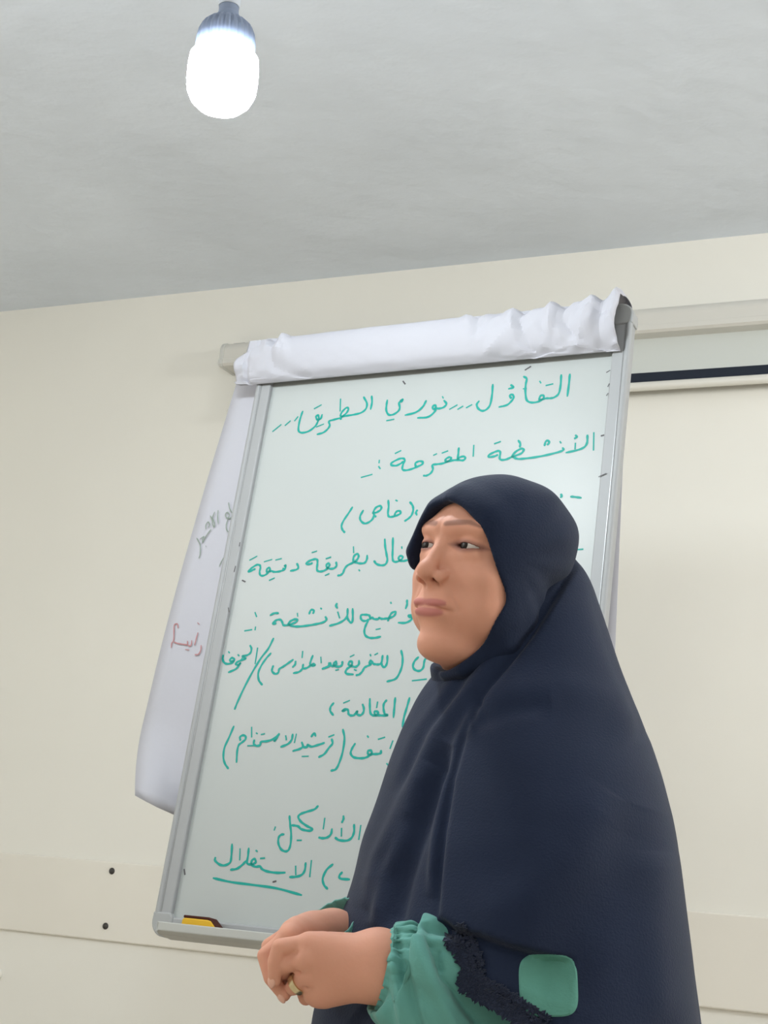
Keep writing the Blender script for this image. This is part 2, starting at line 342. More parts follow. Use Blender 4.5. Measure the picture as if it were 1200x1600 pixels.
T(6, 510, 1000, .158333, [(1125,215),(1080,205),(1030,180),(980,185),(965,220),(955,275),(920,305),(875,295),(855,260),(870,210),(908,170)], [(850,402),(985,387)], [(738,105),(752,170),(748,250),(720,330),(680,385),(600,410)],
  [(602,155),(600,220),(580,265),(555,260),(545,235)], [(555,155),(545,220),(525,240),(490,240),(465,235),(450,215),(435,205),(425,225),(440,240),(400,260),(375,275),(355,310),(325,340),(295,348)], [(434,145),(438,156)], [(505,132),(480,145)],
  [(322,205),(320,240),(290,265),(250,258),(222,245),(225,220),(245,210),(255,230),(240,260),(205,285),(190,315),(205,335),(265,340)], [(272,148),(238,165)], [(278,294),(294,300)], [(158,215),(155,245),(130,262),(95,262),(72,245),(80,225),(95,215),(100,240),(70,258),(45,250),(40,225)], [(45,250),(20,262),(-10,272)], [(118,292),(95,298)])
T(6, 340, 990, .158333, [(1100,290),(1095,325),(1035,348)], [(1020,235),(1023,285)], [(940,218),(920,270),(915,305),(945,318),(960,310),(945,300),(915,318),(880,340),(845,346)], [(845,305),(835,350),(800,380),(750,390)], [(840,178),(835,235)], [(770,275),(765,305),(742,330)],
  [(745,258),(700,290),(650,325),(610,350),(600,385),(570,398),(540,375),(540,345),(550,320)], [(525,195),(480,245),(430,320),(402,390),(408,460),(440,505)], [(552,48),(500,150),(430,240),(350,370),(270,520),(200,670),(170,745)], [(395,145),(372,295)],
  [(322,118),(335,150),(325,190),(290,215),(245,222),(270,240),(275,250),(230,265),(190,285),(180,300),(205,310),(225,290),(215,310),(180,350),(110,382)], [(230,262),(245,240)], [(160,270),(130,275),(125,255),(145,240),(165,255),(150,285),(100,300),(65,285),(52,250),(55,215)], [(110,180),(117,189)], [(203,210),(212,219)])
T(7, 500, 1070, .13333, [(1050,155),(1020,260),(985,380),(968,492)], [(882,155),(872,260),(862,380)], [(780,182),(750,220),(745,280),(760,340),(795,358),(740,360),(690,358),(650,358),(640,320),(660,310),(685,330),(660,355),(620,358),(592,330),(585,250),(585,165)],
  [(675,205),(665,265)], [(500,230),(515,280),(505,330),(470,358),(430,340),(440,310),(420,330),(400,355),(360,360),(335,340),(330,300),(300,285),(262,308),(300,300)], [(345,185),(280,212)], [(160,215),(125,260),(122,310),(155,355)])
T(8, 340, 1120, .166667, [(1175,120),(1190,200),(1175,320),(1145,420),(1110,490),(1065,505)], [(1070,210),(1078,250),(1045,290),(1000,350),(950,378)], [(1090,170),(1045,188)], [(1000,245),(940,265),(880,280),(845,262),(840,285),(800,284)], [(790,240),(800,275),(775,300),(708,320)], [(880,185),(905,155),(920,180)], [(795,372),(850,370)],
  [(738,165),(722,240)], [(705,165),(695,215),(660,255),(595,282)], [(640,180),(645,215)], [(578,160),(560,190),(535,230),(542,205)], [(575,165),(530,205),(470,228),(410,235),(400,265),(365,272),(340,255),(345,220)], [(365,270),(285,272)], [(440,160),(412,166)], [(364,153),(372,158)], [(320,100),(320,188)],
  [(215,220),(210,195),(230,175),(260,180),(262,210),(230,240),(200,265),(185,320),(178,425)], [(152,90),(110,190),(65,290),(55,380),(70,440),(100,485)])
T(8, 500, 1130, .116667, [(975,240),(940,335)], [(815,370),(820,395),(780,412),(710,415),(665,425),(640,400),(650,370),(680,365),(695,395),(665,430),(610,462),(530,470),(450,455),(412,405),(430,340),(470,275)], [(865,190),(785,215)], [(637,173),(647,187)], [(897,543),(908,556)])
T(9, 410, 1240, .15, [(1025,335),(1005,475)], [(955,325),(955,400),(930,460),(880,490),(800,485),(760,460)], [(825,365),(823,440)], [(845,235),(845,265),(830,300)], [(725,370),(715,420),(680,455),(630,465),(590,458)], [(650,260),(635,365)],
  [(580,130),(540,165),(460,190),(395,215),(375,245),(400,290),(460,335),(515,365),(510,385),(460,385),(405,370),(370,340),(310,330)], [(283,235),(290,320),(300,420),(295,520),(275,585),(240,602),(195,580),(168,520),(170,460),(195,430),(225,425)], [(365,487),(405,487)], [(135,350),(125,378)])
T(10, 320, 1310, .208333, [(1030,255),(1010,280),(1020,302),(1085,308)], [(960,195),(915,235),(885,300),(895,350),(920,378)], [(800,168),(788,285)], [(757,185),(750,240),(725,275),(680,288),(638,290)], [(682,210),(683,270)],
  [(602,257),(540,258),(470,248),(430,230),(415,210),(380,212),(350,195),(355,165),(375,155),(382,180),(350,195),(318,185),(325,130),(330,75)], [(265,80),(262,160)], [(310,170),(280,200),(240,228),(195,235)], [(205,45),(200,130),(190,180),(150,202),(110,195),(78,165),(80,145)],
  [(420,150),(448,148)], [(386,92),(393,97)], [(65,298),(200,328),(370,350),(540,375),(725,425)])
def words(strokes, gap=13):                     # strokes that lie close together make one word
    pc = [np.array(catmull(s_)) for s_ in strokes]; n = len(pc); lab = list(range(n))
    for i in range(n):
        for j in range(i):
            if lab[i] != lab[j] and np.sqrt(((pc[i][:, None] - pc[j][None]) ** 2).sum(-1)).min() < gap:
                o_, w_ = lab[i], lab[j]; lab = [w_ if l == o_ else l for l in lab]
    return [[s_ for s_, l in zip(strokes, lab) if l == k] for k in sorted(set(lab))]
ALLW = [w_ for ln in sorted(set(k[0] for k in TEXT)) for w_ in words([s_ for k in TEXT if k[0] == ln for s_ in TEXT[k]])]
for w_ in ALLW:
    mb = MB(); st = [[bl(*p) for p in s_] for s_ in w_]
    ribbons(mb, st, .0021, lambda x, y, si: bw(x, y, .0003 + .00004 * (si % 12)))
    o = mb.build('handwritten_word', M['green']); o.parent = board
    o['label'] = 'green marker handwriting'
SM = [[(821,578),(829,573)], [(288,1359),(289,1366)], [(379,907),(383,909)], [(944,680),(940,681)], [(630,596),(633,600)], [(427,1378),(431,1377)]]
def smudge(s_, off, w):
    mb = MB(); ribbons(mb, [[bl(*p, off) for p in s_]], w, lambda x, y, si: bw(x, y, off + .0004)); o = mb.build('marker_smudge', M['ink']); o.parent = board
for s_ in SM: smudge(s_, 0, .0022)
FR = [[(947,740),(936,745)], [(953,579),(948,582)], [(952,600),(950,604)], [(950,615),(948,618)], [(375,848),(374,853)], [(368,885),(366,893)], [(357,950),(358,956)]]
for s_ in FR: smudge(s_, .0098, .0014)
# ------------------------------------------------------------------ flip chart paper thrown over the board
from mathutils import noise as mnoise
def nz(x, y, z): return mnoise.noise(Vector((x, y, z)))
M['paper'] = mat('flip_chart_paper', S(186, 186, 193), .75, .2, bump=.15, bscale=14, dist=.01)
pad = empty('flip_chart_paper', tuple(bw((L0 + L1) / 2, B1 - .05, -.03)))
XA, XB = bl(380, 570, .02)[0], bl(969, 515, .02)[0]
ylow = lambda s: (1 - s) * bl(402, 599, .02)[1] + s * bl(968, 546, .02)[1]
ytop = lambda s: np.interp(s, [0, .03, .08, .25, .6, .72, .78, .85, .9, .95, .985, 1], [-.030, -.016, -.006, -.001, .000, .001, -.002, .004, .005, .011, .018, .010])
SC = [(.016, 0, 0), (.024, .0, .004), (.036, .0, .016), (.044, .5, -.004), (.043, .75, -.003), (.034, .93, -.002), (.016, 1, 0), (-.008, 1, .001), (-.030, .95, 0), (-.044, .7, 0), (-.048, .2, 0), (-.050, -.6, 0), (-.052, -1.6, 0)]
tb = bl(430, 533, 0)[1] * .55 + bl(830, 497, 0)[1] * .45
CREASE = [(-1, [(.035, 0), (.03, .5), (.04, 1)], .05, .006), (1, [(.055, .95), (.085, .55), (.14, .45), (.10, .9)], .12, .006), (-1, [(.085, .9), (.11, .35), (.20, .15)], .10, .005), (1, [(.125, .95), (.115, .5)], .10, .006), (-1, [(.02, .5), (.05, .35)], .08, .004),
          (1, [(.60, 1), (.63, .6)], .10, .004), (-1, [(.645, .9), (.66, .5), (.70, .75)], .12, .006), (1, [(.73, .95), (.75, .45), (.70, .3)], .14, .006), (-1, [(.78, 1), (.76, .6), (.80, .25)], .14, .008), (1, [(.83, 1), (.84, .45)], .10, .009), (-1, [(.865, 1), (.87, .5), (.91, .3)], .13, .008), (1, [(.92, 1), (.935, .6), (.90, .2)], .14, .008), (-1, [(.955, .9), (.96, .3), (.985, .05)], .12, .007), (1, [(.985, 1), (.99, .4)], .10, .008), (-1, [(.80, .1), (.86, .3), (.95, .2)], .10, .005)]
v = []; q = []; NS = 220
sec = catmull([(a, b_, c) for a, b_, c in SC], 5); NV = len(sec)
for i in range(NS + 1):
    s = i / NS; x = XA + (XB - XA) * s; yl = ylow(s); yt = tb + ytop(s)
    endl = max(0, 1 - s / .16); endr = max(0, (s - .62) / .38)
    for j, (z, ty_, dy) in enumerate(sec):
        y = yl + (yt - yl) * ty_ + dy
        zz = z - .010 * endl ** 3 * (1 if z > .027 else 0)
        u = j / NV * 6
        am = .0008 + .003 * endl + .004 * endr
        fac = min(1, j / 4) * (1 if j < NV * .62 else .4)
        cr = abs(nz(s * 14 + u * .9, u * 1.1, 3.1)) + .5 * abs(nz(s * 30 - u * 1.7, u * 2.1, 7.7))
        zz += am * fac * (1.5 * cr - .55) * 1.3; y += am * fac * .8 * nz(s * 19 + u, u * 2, 9.4)
        vis = min(1, j / (NV * .58))
        for kind, ln, cw, ca in CREASE:
            dmin = 9
            for (a0, b0), (a1, b1) in zip(ln[:-1], ln[1:]):
                ex_, ey_ = (a1 - a0) * 6.3, b1 - b0; wx_, wy_ = (s - a0) * 6.3, vis - b0
                t_ = max(0, min(1, (wx_ * ex_ + wy_ * ey_) / (ex_ * ex_ + ey_ * ey_))); dmin = min(dmin, math.hypot(wx_ - t_ * ex_, wy_ - t_ * ey_))
            if dmin < cw:
                h_ = 1.5 * kind * ca * (1 - dmin / cw)
                zz += h_ * (1 - vis * .8); y += h_ * vis * .8
        xx = x + (-.012 * endl ** 2 * math.sin(min(1, j / (NV * .5)) * math.pi)) + .006 * nz(s * 5, u, 2.2) * (endl + endr)
        if z > .0135: zz = max(zz, .0155)
        elif z < -.025: zz = min(zz, -.022)
        if -.029 < z < .0165 and j > 6: y = max(y, B1 + .006)
        v.append(bw(xx, y, zz))
for i in range(NS):
    for j in range(NV - 1):
        a = i * NV + j; q.append((a, a + NV, a + NV + 1, a + 1))
b = MB(); b.v = v; b.f = q
roll = b.build('folded_sheet', M['paper'], pad, True)
roll.data.set_sharp_from_angle(angle=math.radians(16))
m = roll.modifiers.new('thick', 'SOLIDIFY'); m.thickness = .0012
def sheet(corners, off0, off1, curl, label=None, ny=46, nx=26):
    tl, tr, brc, blc = [np.array(bl(*c, -.03)) for c in corners]; v = []; q = []
    for j in range(ny + 1):
        t = j / ny
        for i in range(nx + 1):
            s = i / nx
            p = (tl * (1 - s) + tr * s) * (1 - t) + (blc * (1 - s) + brc * s) * t
            z = off0 + (off1 - off0) * t + .003 * math.sin(s * 5 + t * 3) + .002 * nz(s * 4, t * 6, off1 * 50)
            d = math.hypot(s * .62, (1 - t) * .95)
            c = max(0, 1 - d / .19) * curl
            p = p + np.array([.055, .040]) * c ** 1.4; z += (.045 if p[0] < L0 - .045 else .006) * c ** 1.2
            p = p + np.array([-.012 * math.sin(t * math.pi) * (1 - s), 0])
            v.append(bw(p[0], p[1], z))
    for j in range(ny):
        for i in range(nx):
            a = j * (nx + 1) + i; q.append((a, a + nx + 1, a + nx + 2, a + 1))
    b = MB(); b.v = v; b.f = q; o = b.build('sheet', M['paper'], pad, True)
    m = o.modifiers.new('thick', 'SOLIDIFY'); m.thickness = .0008
    return o
sh1 = sheet([(383, 556), (940, 512), (800, 1352), (188, 1284)], -.030, -.030, 1.0)
sh2 = sheet([(400, 560), (979, 508), (950, 1215), (330, 1290)], -.040, -.043, 0.0)
def on_sheet(x, y, si): return bw(x, y, -.0243)
G1 = [[(805,185),(825,290),(870,375),(910,430)], [(890,440),(850,465),(805,480),(755,450),(750,390),(790,365),(815,410),(800,480),(770,560),(760,650),(785,720),(830,725)], [(610,330),(600,450),(612,570)], [(545,360),(510,440),(500,480),(540,560),(535,640),(505,590),(500,520),(465,430)], [(380,680),(380,600),(420,545),(450,590),(430,640)],
      [(475,685),(410,770),(355,860),(320,930),(320,870),(345,820),(275,860)], [(210,850),(260,940),(275,1000),(270,1150),(250,1220)], [(376,993),(382,1003)]]
mb = MB(); ribbons(mb, [[bl(290 + a / 12, 770 + c / 12, -.0243) for a, c in [(735,1190),(680,1270),(630,1380)]]], .0011, on_sheet); o = mb.build('handwriting', M['greyink']); o.parent = sh1
mb = MB(); ribbons(mb, [[bl(290 + a / 12, 770 + c / 12, -.0243) for a, c in s_] for s_ in G1], .0011, on_sheet)
o = mb.build('handwriting', M['greyink']); o.parent = sh1
R1 = [[(340,250),(330,190),(300,175),(265,210),(260,350),(255,480),(220,540),(210,620)], [(265,520),(340,545),(440,560),(510,565),(515,500)], [(510,560),(550,590),(585,570),(595,490)], [(710,345),(680,450),(650,570)], [(705,155),(735,185)], [(770,580),(765,660),(720,745),(655,755)], [(480,655),(540,665)]]
mb = MB(); ribbons(mb, [[bl(250 + a / 12, 960 + c / 12, -.0243) for a, c in s_] for s_ in R1], .0013, on_sheet)
o = mb.build('handwriting', M['redink']); o.parent = sh1; o['label'] = 'red handwriting'
tag(pad, 'white flip chart paper folded over the top of the whiteboard', 'paper')

# ------------------------------------------------------------------ board eraser lying in the tray
M['yellow'] = mat('yellow_plastic', S(214, 168, 28), .45, .4)
M['felt'] = mat('dark_brown_felt', S(74, 44, 38), .9, .1)
ex0 = bl(290, 1440, .03)[0]; ex1 = bl(352, 1446, .03)[0]; ey = ty - .0205
er = empty('board_eraser', tuple(bw((ex0 + ex1) / 2, ey, .03)))
def eprof(lo, hi): return [(ex0, lo), (ex1, lo), (ex1 - .004, lo + (hi - lo) * .35), (ex1 - .022, hi - .001), (ex1 - .03, hi), (ex0 + .003, hi), (ex0, hi - .003)]
b = MB(); b.prism(eprof(ey, ey + .026), BP, br, bu, bf, .016, .042); b.build('body', M['yellow'], er, bevel=.002)
b = MB(); b.prism([(ex0 + .001, ey + .026), (ex1 - .028, ey + .026), (ex1 - .004, ey + .008), (ex1 + .001, ey + .008), (ex1 - .026, ey + .0305), (ex0 + .001, ey + .0305)], BP, br, bu, bf, .017, .041); b.build('felt_pad', M['felt'], er, bevel=.0015)
tag(er, 'yellow board eraser with a dark pad in the pen tray', 'eraser')

# ------------------------------------------------------------------ LED bulb hanging from the ceiling
M['sink'] = mat('pale_blue_grey_heat_sink', S(128, 140, 162), .6, .3)
M['socket'] = mat('white_lamp_holder', S(196, 204, 214), .5, .4)
M['glow'] = bpy.data.materials.new('lit_bulb_diffuser'); M['glow'].use_nodes = True
bs = M['glow'].node_tree.nodes['Principled BSDF']; bs.inputs['Base Color'].default_value = (.9, .9, .9, 1)
bs.inputs['Emission Color'].default_value = (.86, .94, 1, 1); bs.inputs['Emission Strength'].default_value = BULB_EMIT
bb = P(343, 172, 2.05)
up = nrm(P(350, 0, 2.05 * 1.0) - P(344, 181, 2.05)); up = nrm(np.array([up[0] * .5, 0, 1.0]))
bx = nrm(np.cross(up, (0, 1, 0.))); by = np.cross(up, bx)
lamp = empty('hanging_led_bulb', tuple(bb))
b = MB(); b.lathe(bb, bx, by, up, [(.004, 0), (.02, .0015), (.033, .006), (.042, .015), (.0478, .028), (.0495, .042), (.0495, .066), (.048, .080), (.0425, .088)], 40); b.build('diffuser', M['glow'], lamp, True)
b = MB(); b.lathe(bb, bx, by, up, [(.042, .087), (.042, .106), (.0405, .118), (.036, .129), (.028, .137), (.019, .142), (.0145, .152), (.0135, .164)], 72, lambda k, h: (1.0 if k % 3 else .93) if .0865 < h < .138 else 1); b.build('heat_sink', M['sink'], lamp)
b = MB(); b.lathe(bb, bx, by, up, [(.0148, .162), (.0155, .165), (.0155, .205), (.012, .214), (.004, .216)], 28); b.build('lamp_holder', M['socket'], lamp, True)
p0 = bb + up * .214
b = MB(); b.tube([p0, p0 + np.array([0, 0, .15]), np.array([p0[0], p0[1], ZC - .02])], .0035, 10); b.build('cord', M['socket'], lamp, True)
b = MB(); b.lathe(np.array([p0[0], p0[1], ZC]), np.array([1., 0, 0]), np.array([0, 1., 0]), -wz, [(.045, 0), (.045, .012), (.03, .022), (.008, .026)], 28); b.build('ceiling_rose', M['socket'], lamp, True)
tag(lamp, 'lit white LED bulb with ribbed collar hanging from the ceiling', 'light bulb')
# ------------------------------------------------------------------ the woman: signed distance modelling
f32 = np.float32
def polygonize(fn, xs, ys, zs, B=8, safety=1.5):
    def pad(a):
        a = np.asarray(a, np.float64); r = (-len(a)) % B
        return np.concatenate([a, a[-1] + (a[-1] - a[-2]) * np.arange(1, r + 1)])
    xs, ys, zs = pad(xs), pad(ys), pad(zs); nx, ny, nz_ = len(xs), len(ys), len(zs)
    cx, cy, cz = [a.reshape(-1, B).mean(1) for a in (xs, ys, zs)]
    hx, hy, hz = [(a.reshape(-1, B)[:, -1] - a.reshape(-1, B)[:, 0]) / 2 + 1e-3 for a in (xs, ys, zs)]
    gx, gy, gz = np.meshgrid(cx, cy, cz, indexing='ij')
    d = fn(np.stack([gx.ravel(), gy.ravel(), gz.ravel()], -1).astype(f32)).reshape(gx.shape)
    hd = np.sqrt(hx[:, None, None] ** 2 + hy[None, :, None] ** 2 + hz[None, None, :] ** 2)
    keep = np.abs(d) < hd * safety + .003
    V = np.where(d < 0, -1, 1).astype(f32)
    V = np.repeat(np.repeat(np.repeat(V, B, 0), B, 1), B, 2)
    bi, bj, bk = np.nonzero(keep); o = np.arange(B)
    step = max(1, 500000 // B ** 3)
    for s in range(0, len(bi), step):
        I = (bi[s:s + step, None, None, None] * B + o[:, None, None]); J = (bj[s:s + step, None, None, None] * B + o[None, :, None]); K = (bk[s:s + step, None, None, None] * B + o[None, None, :])
        I, J, K = [a.ravel() for a in np.broadcast_arrays(I, J, K)]
        V[I, J, K] = fn(np.stack([xs[I], ys[J], zs[K]], -1).astype(f32))
    ins = (V < 0).view(np.uint8); cnt = np.zeros((nx - 1, ny - 1, nz_ - 1), np.uint8)
    for a in (0, 1):
        for b_ in (0, 1):
            for c in (0, 1): cnt += ins[a:nx - 1 + a, b_:ny - 1 + b_, c:nz_ - 1 + c]
    flat = np.flatnonzero(((cnt > 0) & (cnt < 8)).ravel()); ci, cj, ck = np.unravel_index(flat, cnt.shape); del cnt
    acc = np.zeros((len(flat), 3)); num = np.zeros(len(flat))
    cor = [(a, b_, c) for a in (0, 1) for b_ in (0, 1) for c in (0, 1)]
    val = {c: V[ci + c[0], cj + c[1], ck + c[2]] for c in cor}
    pos = {c: np.stack([xs[ci + c[0]], ys[cj + c[1]], zs[ck + c[2]]], -1) for c in cor}
    for a in cor:
        for ax in range(3):
            if a[ax]: continue
            b_ = list(a); b_[ax] = 1; b_ = tuple(b_)
            va, vb = val[a], val[b_]; m = (va < 0) != (vb < 0)
            t = np.where(m, va / np.where(va == vb, 1, va - vb), 0)[:, None]
            acc += np.where(m[:, None], pos[a] * (1 - t) + pos[b_] * t, 0); num += m
    verts = acc / num[:, None]; quads = []; sh = (nx - 1, ny - 1, nz_ - 1)
    for ax in range(3):
        s0 = [slice(None)] * 3; s1 = [slice(None)] * 3; s0[ax] = slice(0, -1); s1[ax] = slice(1, None)
        A = ins[tuple(s0)]; Bv = ins[tuple(s1)]
        i, j, k = np.nonzero(A != Bv); e = np.stack([i, j, k], 1); o1, o2 = [(1, 2), (2, 0), (0, 1)][ax]
        ok = (e[:, o1] > 0) & (e[:, o2] > 0) & (e[:, o1] < sh[o1]) & (e[:, o2] < sh[o2]); e = e[ok]; fl = A[e[:, 0], e[:, 1], e[:, 2]] > 0
        def cid(d1, d2):
            c = e.copy(); c[:, o1] -= d1; c[:, o2] -= d2; return np.searchsorted(flat, np.ravel_multi_index((c[:, 0], c[:, 1], c[:, 2]), sh))
        Q = np.stack([cid(1, 1), cid(0, 1), cid(0, 0), cid(1, 0)], 1)
        Q[~fl] = Q[~fl][:, ::-1]; quads.append(Q)
    return verts, np.concatenate(quads)
def sm(a, b_, k):
    h = np.clip(.5 + .5 * (b_ - a) / k, 0, 1); return b_ + (a - b_) * h - k * h * (1 - h)
def smx(a, b_, k): return -sm(-a, -b_, k)
def ell(p, c, r):
    q = p - np.array(c, f32); r = np.array(r, f32)
    k0 = np.sqrt(((q / r) ** 2).sum(-1)); k1 = np.sqrt(((q / (r * r)) ** 2).sum(-1)) + 1e-9
    return k0 * (k0 - 1) / k1
def sph(p, c, r): return np.sqrt(((p - np.array(c, f32)) ** 2).sum(-1)) - r
def cap(p, a, b_, ra, rb=None):
    rb = ra if rb is None else rb; a = np.array(a, f32); b_ = np.array(b_, f32); ba = b_ - a; pa = p - a
    h = np.clip((pa @ ba) / (ba @ ba), 0, 1); return np.sqrt(((pa - h[:, None] * ba) ** 2).sum(-1)) - (ra + (rb - ra) * h)
def chain(p, pts, rad):
    d = cap(p, pts[0], pts[1], rad[0], rad[1])
    for i in range(1, len(pts) - 1): d = np.minimum(d, cap(p, pts[i], pts[i + 1], rad[i], rad[i + 1]))
    return d

# head pose
HP = np.array([.1329, 1.6266, 1.4013]); HY, HX, HR = [math.radians(a) for a in (130.67, -2.49, -6.93)]
HROT = np.array((Matrix.Rotation(HY, 3, 'Z') @ Matrix.Rotation(HX, 3, 'X') @ Matrix.Rotation(HR, 3, 'Y')))
def to_head(p): return ((((p - HP.astype(f32)) @ HROT.astype(f32)) * np.array([-1000, 1000, 1000], f32))).astype(f32)      # (left, forward, up) in mm
def from_head(q): return (np.asarray(q, float) * np.array([-.001, .001, .001])) @ HROT.T + HP
EYE = (31, 73.5, 17)
def almond(x, z):                              # eye opening in face coordinates, negative inside
    u = (x - 31) / 13.2
    zc = 17.2 - .6 * u
    return np.maximum((z - zc) - (2.9 * (1 - np.clip(np.abs(u), 0, 2) ** 2.2) + .2), (zc - z) - (2.9 * (1 - np.clip(np.abs(u), 0, 2) ** 2) + .1))
def head_sdf(q):
    p = q.copy(); p[:, 0] = np.abs(p[:, 0]); x, y, z = p.T
    d = ell(p, (0, -3, 44), (70, 84, 64))
    d = sm(d, ell(p, (0, 33, -8), (60, 61, 84)), 22)
    d = sm(d, ell(p, (0, 38, -62), (50, 48, 38)), 22)
    d = sm(d, ell(p, (39, 55, -18), (25, 27, 22)), 16)          # cheekbone
    d = sm(d, ell(p, (40, 46, -50), (25, 32, 28)), 18)          # full lower cheek
    d = sm(d, ell(p, (0, 78, -88), (21, 19, 17)), 14)           # chin
    d = sm(d, ell(p, (0, 48, -94), (36, 42, 18)), 16)           # flesh under the chin
    d = sm(d, ell(p, (0, 78, -50), (32, 24, 25)), 14)           # muzzle
    d = sm(d, cap(p, (6, 86, 37), (40, 75, 37), 8, 7), 16)      # brow ridge
    d = smx(d, -ell(p, (32, 97, 18), (19, 14, 12)), 8)          # socket
    d = sm(d, sph(p, EYE, 13.6), 3.5)                           # lids
    d = sm(d, cap(p, (20, 83, 6), (42, 76, 7), 4.5, 4), 6)      # lower lid bag
    n = cap(p, (0, 85, 25), (0, 104, -9), 6.5, 8.5)
    n = sm(n, sph(p, (0, 108.3, -14.5), 9.6), 8)
    n = sm(n, cap(p, (0, 107, -20), (0, 97, -29), 4.2), 3)
    n = sm(n, ell(p, (14.0, 97.0, -19.5), (7.6, 10.5, 8.0)), 4)
    d = sm(d, n, 7)
    d = smx(d, -np.minimum(ell(p, (9.6, 102.5, -25.6), (5.0, 7.0, 4.6)), cap(p, (9.5, 102, -26), (6, 92, -16), 3.6)), 1.0)    # nostril
    d = smx(d, -cap(p, (22.3, 92, -15), (21.5, 93, -27), 1.2), 3)   # wing crease
    d = smx(d, -cap(p, (21, 95.5, -25), (35, 87, -52), 1.0), 8)   # smile fold
    d = smx(d, -cap(p, (29, 90.5, -57), (32, 83, -76), .8), 8)
    d = sm(d, ell(p, (8, 95.3, -47.4), (17, 7.2, 3.9)), 6)      # upper lip
    d = sm(d, ell(p, (0, 94.3, -57.6), (21, 8.2, 4.9)), 6)      # lower lip
    g = np.minimum(cap(p, (0, 105, -52), (13, 101.5, -52.3), 1.3), cap(p, (13, 101.5, -52.3), (28, 90, -55.5), 1.3))
    d = smx(d, -g, 2.2)
    d = smx(d, -cap(p, (0, 103, -69), (10, 101, -69), 1.5), 7)  # fold over the chin
    op = np.maximum(almond(x, z), 74 - y)
    d = smx(d, -op, .8)
    d = sm(d, cap(p, (0, -8, -55), (0, -28, -170), 56, 60), 25)
    return d
# body landmarks (world)
FWD = np.array([-.70, -.714, 0]); LEFT = np.array([.714, -.70, 0])
NB = HP - FWD * .03 + np.array([0, 0, -.17]); NB[0] += .02
SHL = NB + LEFT * .09 + np.array([0, 0, -.06]); SHR = NB - LEFT * .100 + np.array([0, 0, -.06])
TOR = NB + np.array([.0, .03, 0])
WL = P(592, 1509, 1.4300); ELL_ = P(915, 1692, 1.435)
WR = P(522, 1462, 1.5600); ELR = SHR + np.array([0, 0, -.28]) + FWD * .04
LH = dict(  # left hand joints, near the viewer
    index=[P(483, 1474, 1.4300), P(438, 1480, 1.4270), P(430, 1503, 1.4255), P(429, 1532, 1.4270)],
    middle=[P(477, 1499, 1.4230), P(446, 1507, 1.4270), P(443, 1519, 1.4460), P(455, 1528, 1.4620)],
    ring=[P(480, 1526, 1.4260), P(459, 1542, 1.4320), P(456, 1544, 1.4520), P(466, 1538, 1.4670)],
    little=[P(494, 1551, 1.4330), P(478, 1559, 1.4420), P(474, 1553, 1.4570), P(480, 1545, 1.4680)],
    thumb=[P(556, 1478, 1.4520), P(515, 1474, 1.4700), P(482, 1480, 1.4780), P(464, 1490, 1.4760)])
RH = dict(
    index=[P(452, 1463, 1.4650), P(415, 1493, 1.4530), P(424, 1528, 1.4430), P(444, 1555, 1.4390)],
    middle=[P(458, 1456, 1.4800), P(421, 1479, 1.4750), P(423, 1513, 1.4630), P(440, 1538, 1.4570)],
    ring=[P(465, 1454, 1.4970), P(430, 1474, 1.4940), P(431, 1506, 1.4830), P(446, 1529, 1.4750)],
    little=[P(475, 1456, 1.5130), P(444, 1474, 1.5110), P(444, 1499, 1.5010), P(456, 1515, 1.4930)],
    thumb=[P(522, 1478, 1.4750), P(485, 1484, 1.4580), P(462, 1490, 1.4520), P(447, 1494, 1.4490)])
RAD = dict(index=[.0092, .0084, .0076, .0062], middle=[.0092, .0084, .0076, .0062], ring=[.0088, .0080, .0072, .0060], little=[.0082, .0074, .0064, .0054], thumb=[.0125, .0115, .0100, .0080])
def hand_sdf(p, H, W, side):
    mc = [H[k][0] for k in ('index', 'middle', 'ring', 'little')]
    d = None
    for k, m_ in zip(('index', 'middle', 'ring', 'little'), mc):
        w = W * .82 + np.mean(mc, 0) * .18 + (m_ - np.mean(mc, 0)) * .45
        e = cap(p, w, m_, .0155, .0104); d = e if d is None else sm(d, e, .016)
    d = sm(d, cap(p, W, W * .5 + np.mean(mc, 0) * .5, .021, .016), .02)
    if side > 0:
        d = sm(d, cap(p, W * .6 + mc[3] * .4 + np.array([0, 0, -.002]), mc[3] * .85 + W * .15 + np.array([0, 0, -.003]), .019, .014), .015)   # heel of the hand
        d = sm(d, cap(p, W * .7 + mc[0] * .3, mc[0] * .8 + W * .2, .017, .012), .012)
    for k in ('index', 'middle', 'ring', 'little', 'thumb'):
        f_ = chain(p, H[k], RAD[k])
        d = sm(d, f_, .0022 if k != 'thumb' else .008)
    for m_, k in zip(mc, ('index', 'middle', 'ring', 'little')):
        d = sm(d, sph(p, m_ - _F * .002, .0096), .006)
    if side > 0:                               # creases between the bent fingers
        for a, b_ in (((464, 1489), (446, 1495)), ((470, 1517), (452, 1526)), ((478, 1543), (466, 1553))):
            d = smx(d, -cap(p, P(*a, 1.417), P(*b_, 1.417), .0016, .0022), .003)
    return d
